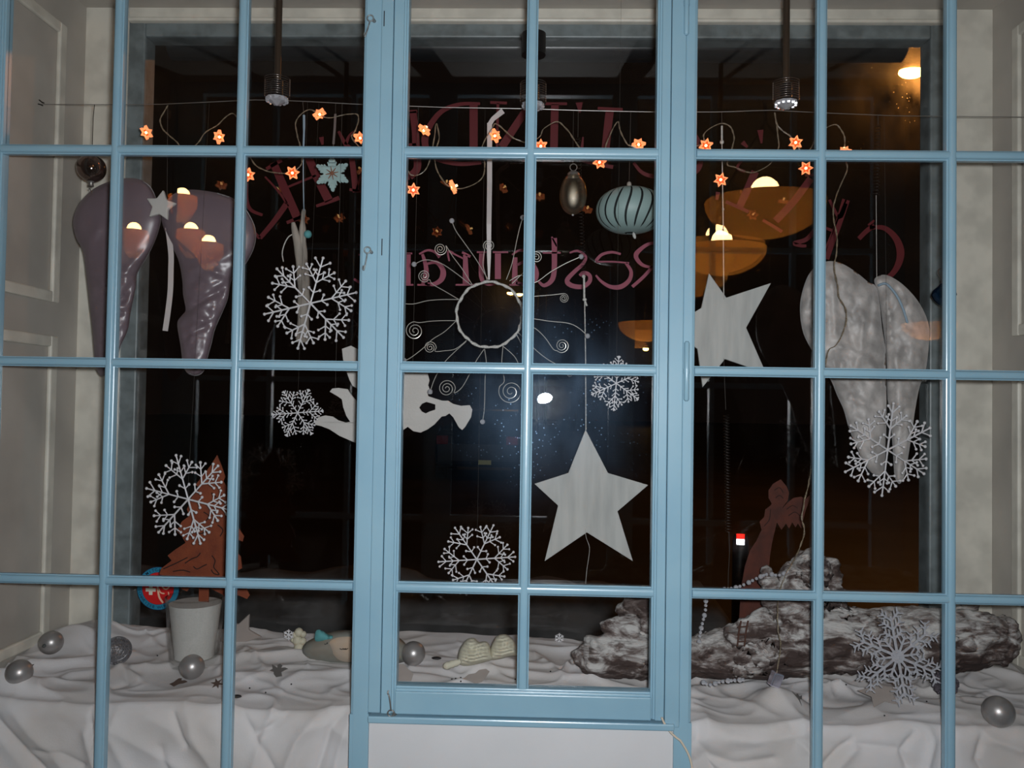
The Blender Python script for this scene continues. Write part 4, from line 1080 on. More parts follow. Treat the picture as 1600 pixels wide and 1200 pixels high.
m.build('script_swash', M['st_cream'], sk)


def glyph(chars, r_px, a_start, a_step, bottom, size_px):
    m = MB(); dg = None
    for i, chh in enumerate(chars):
        if chh == ' ': continue
        cu = bpy.data.curves.new('t', 'FONT'); cu.body = chh; cu.size = size_px * s_ * 1.38; cu.align_x = 'CENTER'; cu.offset = .00012
        ob = bpy.data.objects.new('t', cu); C.objects.link(ob)
        dgr = bpy.context.evaluated_depsgraph_get(); me = bpy.data.meshes.new_from_object(ob.evaluated_get(dgr))
        a = math.radians(a_start + a_step * i)
        rad = r_px * s_
        base = sc3 + Vector((math.cos(a), 0, math.sin(a))) * rad
        rot = a + PI / 2 if bottom else a - PI / 2
        X = Vector((math.cos(rot), 0, math.sin(rot))); Zv = Vector((-math.sin(rot), 0, math.cos(rot)))
        m.add([base + X * v.co.x + Zv * v.co.y + Vector((0, -.0008, 0)) for v in me.vertices], [tuple(p.vertices) for p in me.polygons])
        bpy.data.objects.remove(ob); bpy.data.curves.remove(cu); bpy.data.meshes.remove(me)
    m.build('lettering', M['st_navy'], sk)


glyph('SCHWEIZER WIRTE', 31.6, 186, 8.9, True, 4.8)
glyph('MITGLIED', 27.0, 128, -10.5, False, 4.8)

# ================================================================== THINGS ON THE SILL
# jar of white sand with a rusty fir tree stuck in it
jb = on_cloth(303, 1046)
jy = min(jb.y + .035, .36)
def JX(px, py): return P(px, py, jy)
jc = JX(303, 1045); jz0 = cz(jc.x, jy) - .004
jr_b, jr_t = 36 * SZ(jy), 45 * SZ(jy)
jz1 = JX(301, 931).z
H_ = jz1 - jz0
jar = thing('glass_jar', 'tall tapered clear glass filled with white sand', 'jar', Vector((jc.x, jy, jz0)))
MB().lathe([(.001, 0), (jr_b, 0), (jr_t, H_), (jr_t - .0035, H_), (jr_b - .002, .018), (.001, .014)], (jc.x, jy, jz0), 48).build('glass', M['jar'], jar, smooth=.8)
fr = .90
MB().lathe([(.001, .018), (jr_b - .011, .018), (jr_b - .003 + (jr_t - jr_b) * fr - .005, H_ * fr), (.001, H_ * fr + .004)], (jc.x, jy, jz0), 48).build('sand_filling', M['sand'], jar, smooth=.8)
rim = MB().tube([Vector((jc.x + (jr_t - .0018) * math.cos(k * PI / 24), jy + (jr_t - .0018) * math.sin(k * PI / 24), jz1)) for k in range(48)], .0021, 6, closed=True); rim.build('rim', M['jar'], jar, smooth=True)

TREE = [(339, 711), (346, 728), (352, 745), (349, 752), (358, 768), (364, 782), (356, 786), (366, 806), (372, 824), (381, 838), (379, 846), (368, 842), (366, 858), (376, 870), (378, 888), (370, 892), (372, 905), (384, 918), (390, 930), (386, 936), (372, 930), (356, 934), (342, 926), (326, 918), (326, 950), (310, 950), (311, 918), (300, 914), (292, 924), (283, 920), (286, 908), (276, 900), (262, 903), (249, 897), (252, 888), (268, 876), (262, 868), (272, 860), (290, 848), (284, 838), (276, 830), (284, 815), (296, 806), (292, 796), (300, 776), (312, 764), (306, 757), (318, 742), (330, 726)]
yt = jy + .0
tr = thing('rusty_fir_tree', 'rust brown sheet metal fir tree standing in the sand-filled glass', 'fir tree', P(318, 948, yt))
plate_px(TREE, yt, .003).build('tree_silhouette', M['rust'], tr)
for ln in ([(255, 889), (275, 880), (293, 871)], [(289, 880), (300, 873), (308, 870), (313, 864)], [(302, 885), (308, 889), (318, 884), (323, 882)], [(331, 868), (336, 876), (334, 886), (340, 894), (342, 898), (334, 896), (330, 890)], [(270, 893), (285, 891), (297, 894)], [(318, 800), (326, 806), (322, 814)], [(330, 770), (338, 778), (332, 786)], [(300, 830), (312, 834), (322, 830)], [(340, 820), (348, 828), (344, 838)], [(345, 902), (356, 908), (362, 916)]):
    MB().ribbon(px_curve(ln, yt - .0006, 5), .0028, (0, .0004, 0)).build('cut_line', M['rust_dark'], tr)

# driftwood log dusted with artificial snow
YLOG = .30


def blob_tube(mb, pts, rs, Y, seed=0, n=16):
    cv = cat_rom([(x, y, 0) for x, y in pts], 6); m = len(cv)
    p3 = []; rr_ = []
    for i, v in enumerate(cv):
        t = i / (m - 1) * (len(rs) - 1); k = min(int(t), len(rs) - 2); r_ = rs[k] + (rs[k + 1] - rs[k]) * (t - k)
        yy = Y if not isinstance(Y, (list, tuple)) else Y[0] + (Y[1] - Y[0]) * i / (m - 1)
        p3.append(P(v.x, v.y, yy)); rr_.append(r_ * SZ(.3))
    mb.tube(p3, rr_, n)


lg = MB()
blob_tube(lg, [(1040, 1030), (1100, 1026), (1180, 1014), (1260, 1004), (1350, 1003), (1440, 999), (1520, 998), (1572, 1000)], [26, 30, 42, 50, 46, 48, 42, 26], .30)
blob_tube(lg, [(1565, 1000), (1578, 1003)], [38, 24], .30)
blob_tube(lg, [(1250, 1000), (1244, 960), (1248, 925), (1262, 898), (1280, 874)], [50, 46, 40, 32, 20], [.31, .33])
blob_tube(lg, [(1245, 960), (1215, 935), (1200, 912), (1196, 890)], [34, 24, 12, 5], [.30, .30])
blob_tube(lg, [(1290, 955), (1298, 905), (1300, 870)], [26, 16, 9], [.33, .34])
blob_tube(lg, [(1480, 985), (1508, 962), (1522, 948)], [26, 18, 11], [.34, .36])
blob_tube(lg, [(1200, 975), (1170, 985), (1140, 1000)], [26, 20, 14], [.28, .26])
blob_tube(lg, [(1080, 1024), (1010, 1026), (950, 1026), (918, 1022)], [30, 32, 30, 24], [.30, .25])
blob_tube(lg, [(1050, 1015), (1015, 985), (1000, 955), (985, 935)], [44, 42, 36, 26], [.33, .35])
blob_tube(lg, [(990, 985), (960, 980), (942, 976)], [20, 15, 9], [.29, .27])
blob_tube(lg, [(925, 1026), (900, 1032)], [22, 13], [.27, .28])
lo = lg.build('tmp_log', M['log'])
rm = lo.modifiers.new('r', 'REMESH'); rm.mode = 'VOXEL'; rm.voxel_size = .0062
me = bpy.data.meshes.new_from_object(lo.evaluated_get(bpy.context.evaluated_depsgraph_get()))
loc = lo.location.copy(); bpy.data.objects.remove(lo)
for v in me.vertices:
    p = v.co + loc
    n_ = v.normal
    h = .016 * noise.noise(p * 9) + .009 * (1 - abs(noise.noise(Vector((p.x * 14, p.y * 26, p.z * 34)))) * 2) + .005 * noise.noise(Vector((p.x * 40, p.y * 70, p.z * 90))) + .006 * max(0, noise.noise(p * 55))
    v.co += n_ * h
for f in me.polygons: f.use_smooth = True
me.materials.clear(); me.materials.append(M['log'])
log = bpy.data.objects.new('driftwood_log', me); C.objects.link(log); log.location = loc
tag(log, 'long gnarled dark log dusted with artificial snow lying on the right half of the cloth', 'log')

# rusty angel stuck behind the log
ya = .40
AN = [(1220, 749), (1229, 760), (1233, 770), (1231, 782), (1224, 791), (1222, 795), (1230, 786), (1240, 778), (1252, 776), (1259, 780), (1267, 772), (1263, 786), (1258, 800), (1255, 812), (1252, 826), (1247, 818), (1243, 824), (1238, 816), (1233, 826), (1228, 818), (1221, 828), (1214, 816), (1210, 832), (1206, 850), (1203, 870), (1199, 920), (1196, 990), (1172, 1000), (1155, 966), (1158, 920), (1164, 885), (1172, 860), (1182, 845), (1190, 828), (1187, 815), (1194, 808), (1196, 796), (1204, 790), (1206, 787), (1201, 778), (1201, 766), (1208, 756)]
ra = thing('rusty_angel', 'rust brown sheet metal angel figure standing behind the snowy log', 'angel', P(1180, 985, ya))
plate_px(AN, ya, .003).build('angel_silhouette', M['rust_dim'], ra)
for ln in ([(1210, 766), (1218, 762), (1224, 770)], [(1212, 778), (1218, 774), (1224, 779)], [(1229, 796), (1238, 790), (1246, 794)], [(1232, 806), (1242, 800), (1250, 806)], [(1204, 796), (1202, 812), (1194, 822)]):
    MB().ribbon(px_curve(ln, ya - .0006, 5), .0022, (0, .0004, 0)).build('cut_line', M['rust_dark'], ra)

# crystal bead garland over the log and on the cloth
gd = thing('crystal_garland', 'clear crystal bead garland draped over the log and down to the cloth', 'garland', P(1160, 1000, .26))
def beads(path, Y, sizes=(.0042, .0062)):
    cv = cat_rom([(x, y, 0) for x, y in path], 8); last = None; k = 0
    for i, v in enumerate(cv):
        yy = Y[0] + (Y[1] - Y[0]) * i / (len(cv) - 1); p = P(v.x, v.y, yy)
        r_ = sizes[1] if k % 3 == 0 else sizes[0]
        if last is None or (p - last).length > r_ * 1.75:
            MB().sphere(p, r_, 8, 6).build('bead', M['crystal'], gd); last = p; k += 1
beads([(1103, 939), (1102, 955), (1098, 972), (1094, 990), (1092, 1003)], (.24, .23))
beads([(1132, 921), (1150, 918), (1166, 912), (1182, 904), (1200, 897), (1216, 899), (1232, 893)], (.26, .26))
beads([(1099, 1066), (1110, 1070), (1122, 1066), (1134, 1064), (1148, 1063), (1162, 1062)], (.17, .16))

# little brown sledge leaning on the log
sd = thing('wooden_sledge', 'tiny dark brown wooden sledge leaning upright on the log', 'sledge', P(1158, 1008, .225))
for x in (1152, 1163): MB().tube([P(x, 1010, .222), P(x + 3, 985, .226), P(x + 6, 970, .232)], .0022, 6).build('runner', M['brownwood'], sd)
for y in (980, 992, 1003): MB().tube([P(1152, y, .222), P(1166, y - 1, .224)], .0018, 6).build('slat', M['brownwood'], sd)


# silver baubles lying on the cloth
def bauble(px, py, r_px, label, cap=None, matname='silver'):
    q = on_cloth(px, py + r_px); y = max(q.y, .045 + r_px * SZ(q.y))
    c = P(px, py, y); r = r_px * SZ(y)
    t = thing('silver_bauble', label, 'bauble', c - Vector((0, 0, r)), 'silver baubles on the cloth')
    MB().sphere(c, r, 32, 20).build('ball', M[matname], t, smooth=True)
    d = Vector(cap or (.3, .9, .2)).normalized(); ax = d.to_track_quat('Z', 'Y').to_matrix()
    MB().lathe([(.0045, -.002), (.0045, .004), (.002, .006), (.001, .010)], c + d * r * .985, 12, ax).build('cap', M['iron'], t, smooth=.9)
    return t


bauble(80, 1004, 18, 'matt silver bauble showing its cap, against the left reveal', (.0, -1, .02))
bauble(30, 1051, 20, 'leftmost matt silver bauble, lying in the cloth folds at the picture edge')
bauble(300, 1042, 19, 'matt silver bauble in front of the sand-filled glass')
bauble(646, 1021, 18.5, 'matt silver bauble just right of the left blue mullion')
bauble(1560, 1112, 23, 'large matt silver bauble at the far right on the cloth', (.8, .5, .1))

# wire ball
q = on_cloth(183, 1048); yb = q.y + .02; c = P(183, 1028, yb); r = 21 * SZ(yb); c.z = max(c.z, cz(c.x, yb) + r * .93)
wb = MB(); random.seed(5)
for k in range(56):
    nrm = Vector((random.gauss(0, 1), random.gauss(0, 1), random.gauss(0, 1))).normalized(); u = nrm.orthogonal().normalized(); v_ = nrm.cross(u)
    off = random.uniform(-.75, .75); rr_ = r * math.sqrt(1 - off * off)
    wb.tube([c + nrm * off * r + (u * math.cos(a) + v_ * math.sin(a)) * rr_ for a in [i * PI / 12 for i in range(24)]], .0008, 5, closed=True)
tag(wb.build('wire_ball', mat('silver_grey_wire', (112, 110, 113), .4, .25), smooth=True), 'ball wound from silver grey wire lying left of the sand-filled glass', 'ball')

q = on_cloth(1467, 1086); q.y -= .03; c = P(1477, 1068, q.y); r = 18 * SZ(q.y); gbm = MB()
gbm.sphere(c, r, 18, 12)
for k in range(170):
    d = Vector((random.gauss(0, 1), random.gauss(0, 1), random.gauss(0, 1))).normalized(); gbm.sphere(c + d * r, .0028, 5, 4)
tag(gbm.build('glitter_ball', mat('mauve_glitter', (112, 104, 112), .35, .5, bump=1, bump_scale=500), smooth=True), 'small rough mauve glitter ball behind the right glazing bar near the glitter snowflake', 'ball')

# glitter snow crystal leaning before the log
yg = .135; gs = thing('snow_crystal', 'silver glitter snowflake with a round centre standing in front of the log', 'snowflake', P(1412, 1086, yg))
c = P(1403, 1026, yg); s_ = SZ(yg); m = MB()
T = Matrix.Rotation(-.12, 3, 'X') @ Matrix.Rotation(math.radians(-8), 3, 'Y')
m.plate([[c + T @ Vector((10 * s_ * math.cos(k * PI / 10), 0, 10 * s_ * math.sin(k * PI / 10))) for k in range(20)]], (0, .002, 0))
def br(o_, a, L_, wd, lv):
    d = Vector((math.cos(a), 0, math.sin(a))); e = o_ + d * L_
    m.ribbon([c + T @ o_, c + T @ (o_ + d * L_ * .5), c + T @ e], [wd, wd * .9, wd * .7], (0, .002, 0))
    if lv:
        for t in ((.35, .62, .88) if lv == 2 else (.45, .8)):
            for sg in (.85, -.85): br(o_ + d * L_ * t, a + sg, L_ * (.36 if lv == 2 else .5), wd * .72, lv - 1)
for k in range(6):
    a = PI / 2 + k * PI / 3; d = Vector((math.cos(a), 0, math.sin(a)))
    br(d * 8 * s_, a, 52 * s_, 4.2 * s_, 2)
    a2 = a + PI / 6; br(Vector((math.cos(a2), 0, math.sin(a2))) * 8 * s_, a2, 25 * s_, 3.4 * s_, 1)
m.build('glitter_crystal', M['glitter'], gs)

# knitted booties
kb = thing('knitted_booties', 'pair of ribbed cream knitted baby booties on the cloth in the casement', 'booties', on_cloth(762, 1040))
def rib(x, y): return .0032 * math.sin((y * 1.25 + 2.5 * math.sin(x / 7))) + .003 * noise.noise(Vector((x / 10, y / 10, 2)))
ky = .31
puff([(715, 1034), (717, 1018), (723, 1006), (731, 998), (741, 997), (748, 1003), (757, 1002), (764, 1006), (768, 1020), (770, 1030), (752, 1036), (735, 1040), (722, 1040)], ky, .045, 22, rib, step=1.5).build('bootie', M['knit'], kb, smooth=True)
puff([(766, 1030), (766, 1014), (770, 1003), (776, 994), (788, 991), (799, 996), (806, 1006), (809, 1016), (807, 1024), (795, 1026), (780, 1030)], ky + .01, .045, 22, rib, step=1.5).build('bootie', M['knit'], kb, smooth=True)
MB().tube([P(693 + 3.4 * i, 1042 - 1.1 * i, .255) for i in range(9)], [.005, .009, .010, .008, .010, .008, .009, .007, .005], 8).build('knitted_tie', M['knit'], kb, smooth=True)

# rounded ceramic figure with a face, turquoise felt bird on it
fy = .345; fg = thing('ceramic_figure', 'rounded grey-green figure with a pale orange face lying behind the left blue mullion', 'figurine', on_cloth(562, 1040))
puff([(472, 1016), (478, 1004), (492, 996), (510, 989), (530, 985), (556, 985), (585, 986), (612, 990), (622, 995), (634, 1006), (637, 1020), (632, 1034), (616, 1039), (580, 1041), (530, 1039), (500, 1036), (480, 1030)], fy, .045, 26).build('body', M['stone'], fg, smooth=True)
puff([(514, 1006), (522, 998), (536, 995), (555, 996), (572, 1002), (578, 1014), (570, 1028), (552, 1034), (534, 1033), (522, 1024)], fy - .042, .006, 10).build('face', M['face'], fg, smooth=True)
ey = MB()
for x in (534, 541, 538): ey.tube([P(x - 3, 1013.5, fy - .052), P(x, 1015, fy - .053), P(x + 3, 1013, fy - .052)], .0010, 5)
ey.build('eye', M['black'], fg)
MB().plate([[P(511, 1008.5, fy - .042) + v for v in star_loop(.0085, .004, 0, 6)]], (0, .002, 0)).build('star_mark', M['teal_dark'], fg)
tq = puff([(492, 1000), (493, 988), (497, 984), (505, 986), (512, 991), (521, 994), (519, 1000), (508, 1002), (498, 1003)], fy - .03, .012, 8)
tag(tq.build('felt_bird', M['turq'], smooth=True), 'small turquoise felt bird perched on the ceramic figure', 'bird')

# cream angel figurine and little snow crystal beside it
ay = .42; am = MB()
for x, y, r_ in ((467, 988, 7), (461, 992, 5), (474, 991, 5), (465, 1001, 8), (473, 1002, 6), (468, 1012, 9), (462, 1019, 6), (473, 1018, 6), (458, 1000, 4)): am.sphere(P(x, y, ay), r_ * SZ(ay), 10, 8)
tag(am.build('angel_figurine', M['cream'], smooth=True), 'small cream resin figurine at the left end of the ceramic figure', 'figurine')


def mini_flake(px, py, r_px, Y, label, flat=None):
    c = flat if flat is not None else P(px, py, Y); m = MB(); s_ = SZ(Y)
    for k in range(6):
        a = k * PI / 3 + PI / 6; d = Vector((math.cos(a), 0, math.sin(a))) if flat is None else Vector((math.cos(a), math.sin(a), 0)); e = Vector((-d.z, 0, d.x)) if flat is None else Vector((-d.y, d.x, 0))
        m.tube([c, c + d * r_px * s_], .0016, 5)
        for sg in (1, -1): m.tube([c + d * r_px * s_ * .5, c + (d * .8 + e * .32 * sg) * r_px * s_], .0014, 5)
    m.sphere(c, .0028, 6, 5)
    return tag(m.build('small_snow_crystal', M['flake'], smooth=True), label, 'snowflake')


mini_flake(451, 992, 8.5, .40, 'tiny white snowflake leaning beside the cream figurine')
mini_flake(874, 997, 7.5, .50, 'tiny white snowflake at the back edge of the cloth in the casement')

# leaning felt star behind the jar
ls = MB(); lc = P(374, 992, .44); ls.plate([[lc + Matrix.Rotation(-.25, 3, 'Y') @ v for v in star_loop(.062, .028, 0, 5, -.35)]], (0, .012, 0))
tag(ls.build('felt_star', mat('grey_felt', (150, 140, 134), .9), bevel=.004), 'greyish felt star leaning at the right of the sand-filled glass', 'star')


# scattered bits lying on the cloth
def flat_bits(px, py, loop, name, m_, label, cat, th_=.0012, group=None):
    q = on_cloth(px, py, .003); s_ = SZ(q.y)
    e = .02
    zx = (cz(q.x + e, q.y) - cz(q.x - e, q.y)) / (2 * e); zy = (cz(q.x, q.y + e) - cz(q.x, q.y - e)) / (2 * e)
    Xv = Vector((1, 0, zx)).normalized(); Yv = (Vector((0, 1, zy)) + Vector((0, 0, .55))).normalized(); N_ = Xv.cross(Yv)
    mb = MB(); mb.plate([[q + Xv * a * s_ + Yv * b * s_ for a, b in loop]], N_ * th_)
    o = mb.build(name, M[m_]); tag(o, label, cat, group)
    lowest = min((o.matrix_basis @ v.co).z - cz((o.matrix_basis @ v.co).x, min(.53, max(.105, (o.matrix_basis @ v.co).y))) for v in o.data.vertices)
    o.location.z += -lowest + .0008 if lowest < 0 else 0
    return o


ANG = [(-1, -11), (8, -9), (5, -2), (9, 1), (14, 4), (9, 6), (3, 5), (4, 9), (0, 12), (-4, 10), (-3, 5), (-8, 8), (-13, 11), (-10, 3), (-14, 0), (-7, -2), (-6, -6)]
flat_bits(280, 1071, [(-14, -3), (-5, -9), (1, -4), (7, -3), (13, 0), (8, 3), (2, 3), (1, 8), (-4, 8), (-7, 4), (-9, 0)], 'metal_angel', 'bronze', 'little brown metal angel confetti in front of the sand-filled glass', 'confetti', group='metal angel confetti')
flat_bits(435, 1057, ANG, 'metal_angel', 'tin', 'little tin angel confetti on the cloth left of the left mullion', 'confetti', group='metal angel confetti')
flat_bits(1247, 1100, [(-10, 4), (-4, 2), (0, 6), (2, 2), (8, 7), (6, 0), (2, -2), (3, -12), (0, -4), (-4, -1)], 'metal_angel', 'tin', 'little tin angel confetti on the cloth below the chrome box', 'confetti', group='metal angel confetti')
st6 = [((10 if k % 2 == 0 else 4) * math.cos(k * PI / 6), (10 if k % 2 == 0 else 4) * math.sin(k * PI / 6)) for k in range(12)]
flat_bits(339, 1072, st6, 'metal_star', 'bronze', 'small brown metal star confetti beside the second glazing bar', 'confetti')
flat_bits(1376, 1096, [((34 if k % 2 == 0 else 17) * math.cos(k * PI / 5 + .35), (30 if k % 2 == 0 else 15) * math.sin(k * PI / 5 + .35)) for k in range(10)], 'vellum_star', 'vellum', 'grey translucent star lying on the cloth under the glitter snowflake', 'star')
flat_bits(746, 1062, [(-22, -8), (-12, -10), (-2, -14), (8, -8), (14, 4), (18, 14), (12, 18), (2, 14), (-4, 6), (-14, 2)], 'vellum_leaf', 'vellum', 'grey translucent leaf on the cloth below the knitted booties', 'leaf')
flat_bits(630, 1060, [(-16, -14), (14, -12), (16, 0), (6, 8), (-2, 16), (-16, 14)], 'vellum_scrap', 'vellum', 'grey translucent scrap in the lower left corner of the casement', 'paper')
for px, py, a, b, lb in ((370, 1090, 8, 2.5, 'black oval seed on the cloth right of the second glazing bar'), (682, 1030, 8, 2.2, 'black oval seed on the cloth right of the bauble in the casement')):
    q = on_cloth(px, py); MBs = MB().sphere(q + Vector((0, 0, b * SZ(q.y) * .8)), SZ(q.y), 10, 6, (a, a * .5, b)); tag(MBs.build('black_seed', M['black'], smooth=True), lb, 'seed')
random.seed(11)
for k, (px, py) in enumerate([(706, 1062), (712, 1061), (720, 1061), (720, 1066), (634, 1049), (805, 1062), (860, 1056), (455, 1076), (415, 1083), (390, 1076), (1322, 1075), (1410, 1098), (1448, 1097), (1382, 1119), (1474, 1101), (246, 1025)]):
    q = on_cloth(px, py); tag(MB().sphere(q + Vector((0, 0, .0012)), .0021, 6, 5).build('confetti_dot', M['black'], smooth=True), 'tiny dark confetti dot scattered on the white cloth', 'confetti', 'dark confetti dots')

# ================================================================== THE STREET AT NIGHT
tag(MB().box((-40, .7, -.12), (40, 90, 0)).build('street_ground', mat('wet_asphalt', (62, 54, 50), .55, var=.3, var_scale=.8)), 'dark asphalt street outside the window', kind='structure')


def street_lamp(x, y, h, arm, label, power, head=(.34, .16, .09), strength=60):
    t = thing('street_lamp', label, 'street lamp', (x + arm, y, 0), 'sodium street lamps')
    MB().tube([(x + arm, y, 0), (x + arm, y, h * .8), (x + arm, y, h + .12)], [.08, .06, .045], 10).build('pole', M['dark_iron'], t, smooth=True)
    MB().tube([(x + arm, y, h + .1), (x + arm * .5, y, h + .18), (x, y, h + .1)], .035, 8).build('arm', M['dark_iron'], t, smooth=True)
    MB().sphere((x, y, h + head[2] * .35), .5, 16, 8, (head[0] * 1.05, head[1] * 1.05, head[2] * .9)).build('lamp_head', M['black'], t, smooth=True)
    MB().sphere((x, y, h), .5, 16, 10, head).build('lamp_glass', SODIUM, t, smooth=True)
    if power:
        l = bpy.data.lights.new('sodium_light', 'POINT'); l.energy = power; l.color = (1, .36, .07); l.shadow_soft_size = .12
        o = bpy.data.objects.new('sodium_light', l); C.objects.link(o); o.location = (x, y - .5, h - .35); o.parent = None
    return t


SODIUM = emis('sodium_lamp', (255, 190, 80), 30)
q = P(1424, 113, 12); street_lamp(q.x, 12, q.z, 1.6, 'near orange street lamp shining at the upper right of the pane', 230, (.42, .28, .20))
q = P(798, 458, 42); street_lamp(q.x, 42, q.z, 1.5, 'distant street lamp seen inside the wire ring, left of the pair', 0, (.40, .3, .2))
q = P(812, 460, 44); street_lamp(q.x, 44, q.z, 1.5, 'distant street lamp seen at the right edge of the wire ring', 0, (.34, .25, .2))
q = P(1009, 545, 70); street_lamp(q.x, 70, q.z, 1.5, 'far street lamp seen between the beaded star and the teal bauble', 0, (.5, .35, .35))

# bollard with red and white reflector
q = P(1157, 838, 2.5); bx, by, bz = q.x, 2.5, q.z
bo = thing('bollard', 'black street bollard with a red and white reflector outside the pane', 'bollard', (bx, by, 0))
MB().lathe([(.045, 0), (.040, bz - .02), (.030, bz + .012), (.001, bz + .018)], (bx, by, 0), 20).build('post', mat('black_post', (16, 16, 17), .5), bo, smooth=.9)
dn = (CAM - Vector((bx, by, bz))).normalized(); sdv = Vector((dn.y, -dn.x, 0)).normalized() * -1; upv = dn.cross(sdv).normalized()
if upv.z < 0: upv = -upv
s_ = SZ(2.5)
for off, hh, mm in ((0, 3.6, mat('red_reflector', (225, 30, 20), .33, 1.0)), (-8.5, 4.4, mat('white_reflector', (250, 250, 250), .33, 1.0))):
    c = Vector((bx, by, bz)) + upv * off * s_ + dn * .05
    MB().plate([[c + sdv * a * s_ + upv * b * s_ for a, b in ((-6, -hh), (6, -hh), (6, hh), (-6, hh))]], -dn * .02).build('reflector', mm, bo)

# parked car far out in the dark
cx = P(745, 700, 15).x; cy = 15
car = thing('parked_car', 'dark blue parked car with a pale licence plate far out in the dark', 'car', (cx, cy, 0))
bd = MB(); prof = [(0, .35), (0, .75), (.08, .95), (.55, 1.0), (1.0, 1.42), (2.4, 1.45), (3.1, .98), (4.0, .85), (4.15, .55), (4.1, .3), (.1, .28)]
bd.ext([(cx - .85, cy + a, b) for a, b in prof], (1.7, 0, 0)); bd.build('body', mat('dark_blue_car', (18, 26, 52), .3), car, bevel=.06)
MB().ext([(cx - .72, cy + a, b) for a, b in ((.56, 1.02), (.98, 1.38), (.94, 1.40), (.50, 1.04))], (1.44, 0, 0)).build('rear_window', mat('car_glass', (14, 16, 20), .1), car)
for sx_ in (-.8, .8):
    for yy in (.8, 3.3): MB().lathe([(.05, -.1), (.31, -.1), (.31, .1), (.05, .1)], (cx + sx_, cy + yy, .31), 20, Matrix.Rotation(PI / 2, 3, 'Y')).build('wheel', M['black'], car)
    MB().box((cx + sx_ * .88 - .12, cy - .02, .74), (cx + sx_ * .88 + .12, cy + .05, .92)).build('tail_light', mat('red_tail_light', (150, 20, 20), .25, .6), car, bevel=.01)
pq = P(757, 723, 14.9); MB().box((pq.x - .13, cy - .03, pq.z - .045), (pq.x + .13, cy + .0, pq.z + .045)).build('licence_plate', mat('pale_reflective_plate', (220, 225, 160), .4, .8), car)
# heap of grey snow along the street
sb = MB(); nx, ny = 70, 16; vs = []
for i in range(nx + 1):
    for j in range(ny + 1):
        x = -3.2 + 4.6 * i / nx; y = 3.0 + 1.3 * j / ny
        e = math.sin(PI * j / ny) ** .6 * min(1, i / 4, (nx - i) / 4)
        vs.append((x, y, e * (.42 + .12 * noise.noise(Vector((x * 1.3, y * 1.5, 3))) + .05 * noise.noise(Vector((x * 5, y * 5, 1)))) - .01))
sb.add(vs, [(i * (ny + 1) + j, i * (ny + 1) + j + 1, (i + 1) * (ny + 1) + j + 1, (i + 1) * (ny + 1) + j) for i in range(nx) for j in range(ny)])
tag(sb.build('snow_heap', mat('dirty_snow', (150, 150, 150), .9, var=.3, var_scale=4), smooth=True), 'low heap of dirty snow at the roadside outside the pane', 'snow')

# ================================================================== THE LAMPS OF THE ROOM THAT MIRROR IN THE PANES
def shade(name, rgb, amt):
    m = bpy.data.materials.new(name); m.use_nodes = True; nt = m.node_tree; b = nt.nodes['Principled BSDF']
    b.inputs['Base Color'].default_value = col(*rgb); b.inputs['Roughness'].default_value = .5
    t = nt.nodes.new('ShaderNodeBsdfTranslucent'); t.inputs[0].default_value = col(*rgb); mx = nt.nodes.new('ShaderNodeMixShader'); mx.inputs[0].default_value = amt
    nt.links.new(b.outputs[0], mx.inputs[1]); nt.links.new(t.outputs[0], mx.inputs[2]); nt.links.new(mx.outputs[0], nt.nodes['Material Output'].inputs[0])
    return m


AMBER = shade('amber_lamp_bowl', (245, 190, 112), .65); AMBER2 = shade('amber_cup', (255, 212, 160), .6)
HOT = emis('hot_bulb', (255, 205, 135), 45)


def mirror_pt(px, py, dist):               # where a lamp hangs in the room whose mirror image shows at this place
    q = P(px, py, dist - D); return Vector((q.x, -(dist - D) + .04, q.z))


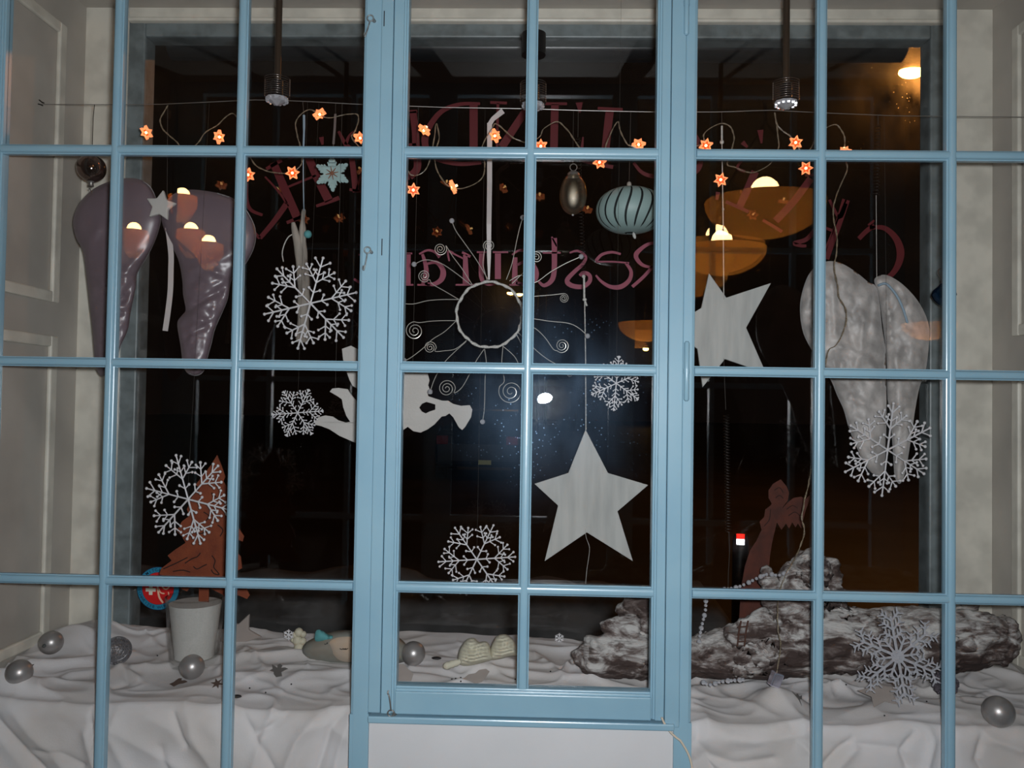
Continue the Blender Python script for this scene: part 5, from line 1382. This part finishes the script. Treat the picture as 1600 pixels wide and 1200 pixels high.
def bowl_lamp(px, py, dist, r_px, label, bulb=.18):
    c = mirror_pt(px, py, dist); r = r_px * dist / F
    t = thing('bowl_pendant', label, 'lamp', Vector((c.x, c.y, 3.1)), 'amber bowl pendant lamps of the room')
    MB().lathe([(.001, -r * .62)] + [(r * math.sin(k * PI / 16), -r * .62 * math.cos(k * PI / 16)) for k in range(1, 9)], c, 36).build('bowl', AMBER, t, smooth=True)
    MB().sphere(c + Vector((.0, 0, r * bulb)), r * .24, 14, 10).build('bulb', HOT, t, smooth=True)
    for k in range(3):
        a = k * 2 * PI / 3 + .5; MB().tube([c + Vector((r * .95 * math.cos(a), r * .95 * math.sin(a), 0)), Vector((c.x, c.y, min(3.0, c.z + .45)))], .006, 5).build('chain', M['dark_iron'], t)
    MB().tube([(c.x, c.y, min(3.0, c.z + .45)), (c.x, c.y, 3.1)], .01, 6).build('rod', M['dark_iron'], t)
    return t


bowl_lamp(1195, 315, 4.2, 92, 'nearest amber bowl pendant of the room, mirrored in the upper right pane')
bowl_lamp(1128, 388, 5.6, 68, 'second amber bowl pendant of the room, mirrored left of the nearest')
bowl_lamp(1012, 505, 9.2, 46, 'third amber bowl pendant of the room, mirrored in the casement', -.27)
bowl_lamp(1452, 506, 8.4, 40, 'fourth amber bowl pendant of the room, mirrored over the white wings', -.27)
cc = mirror_pt(272, 335, 4.2)
chn = thing('cup_chandelier', 'small chandelier with four glowing glass cups, mirrored over the mauve wings', 'chandelier', Vector((cc.x, cc.y, 3.1)))
MB().tube([(cc.x, cc.y, 3.1), (cc.x, cc.y, cc.z + .1), (cc.x, cc.y, cc.z - .16)], [.008, .014, .008], 8).build('stem', M['dark_iron'], chn, smooth=True)
for px, py, dd in ((209, 372, 4.1), (298, 372, 4.35), (326, 392, 4.1), (285, 318, 4.6)):
    c = mirror_pt(px, py, dd); r = 23 * dd / F
    MB().lathe([(r * .3, -r * 1.35), (r * .62, -r * .9), (r * .98, -.1 * r), (r * .95, r * .5), (r * .86, r * .5), (r * .9, 0), (r * .5, -r * .9)], c, 20).build('glass_cup', AMBER2, chn, smooth=True)
    MB().sphere(c + Vector((0, 0, r * .64)), r * .46, 12, 8).build('bulb', HOT, chn, smooth=True)
    MB().tube(cat_rom([c - Vector((0, 0, r * 1.3)), c * .6 + cc * .4 - Vector((0, 0, .10)), Vector((cc.x, cc.y, cc.z - .12))], 6), .006, 6).build('arm', M['dark_iron'], chn, smooth=True)
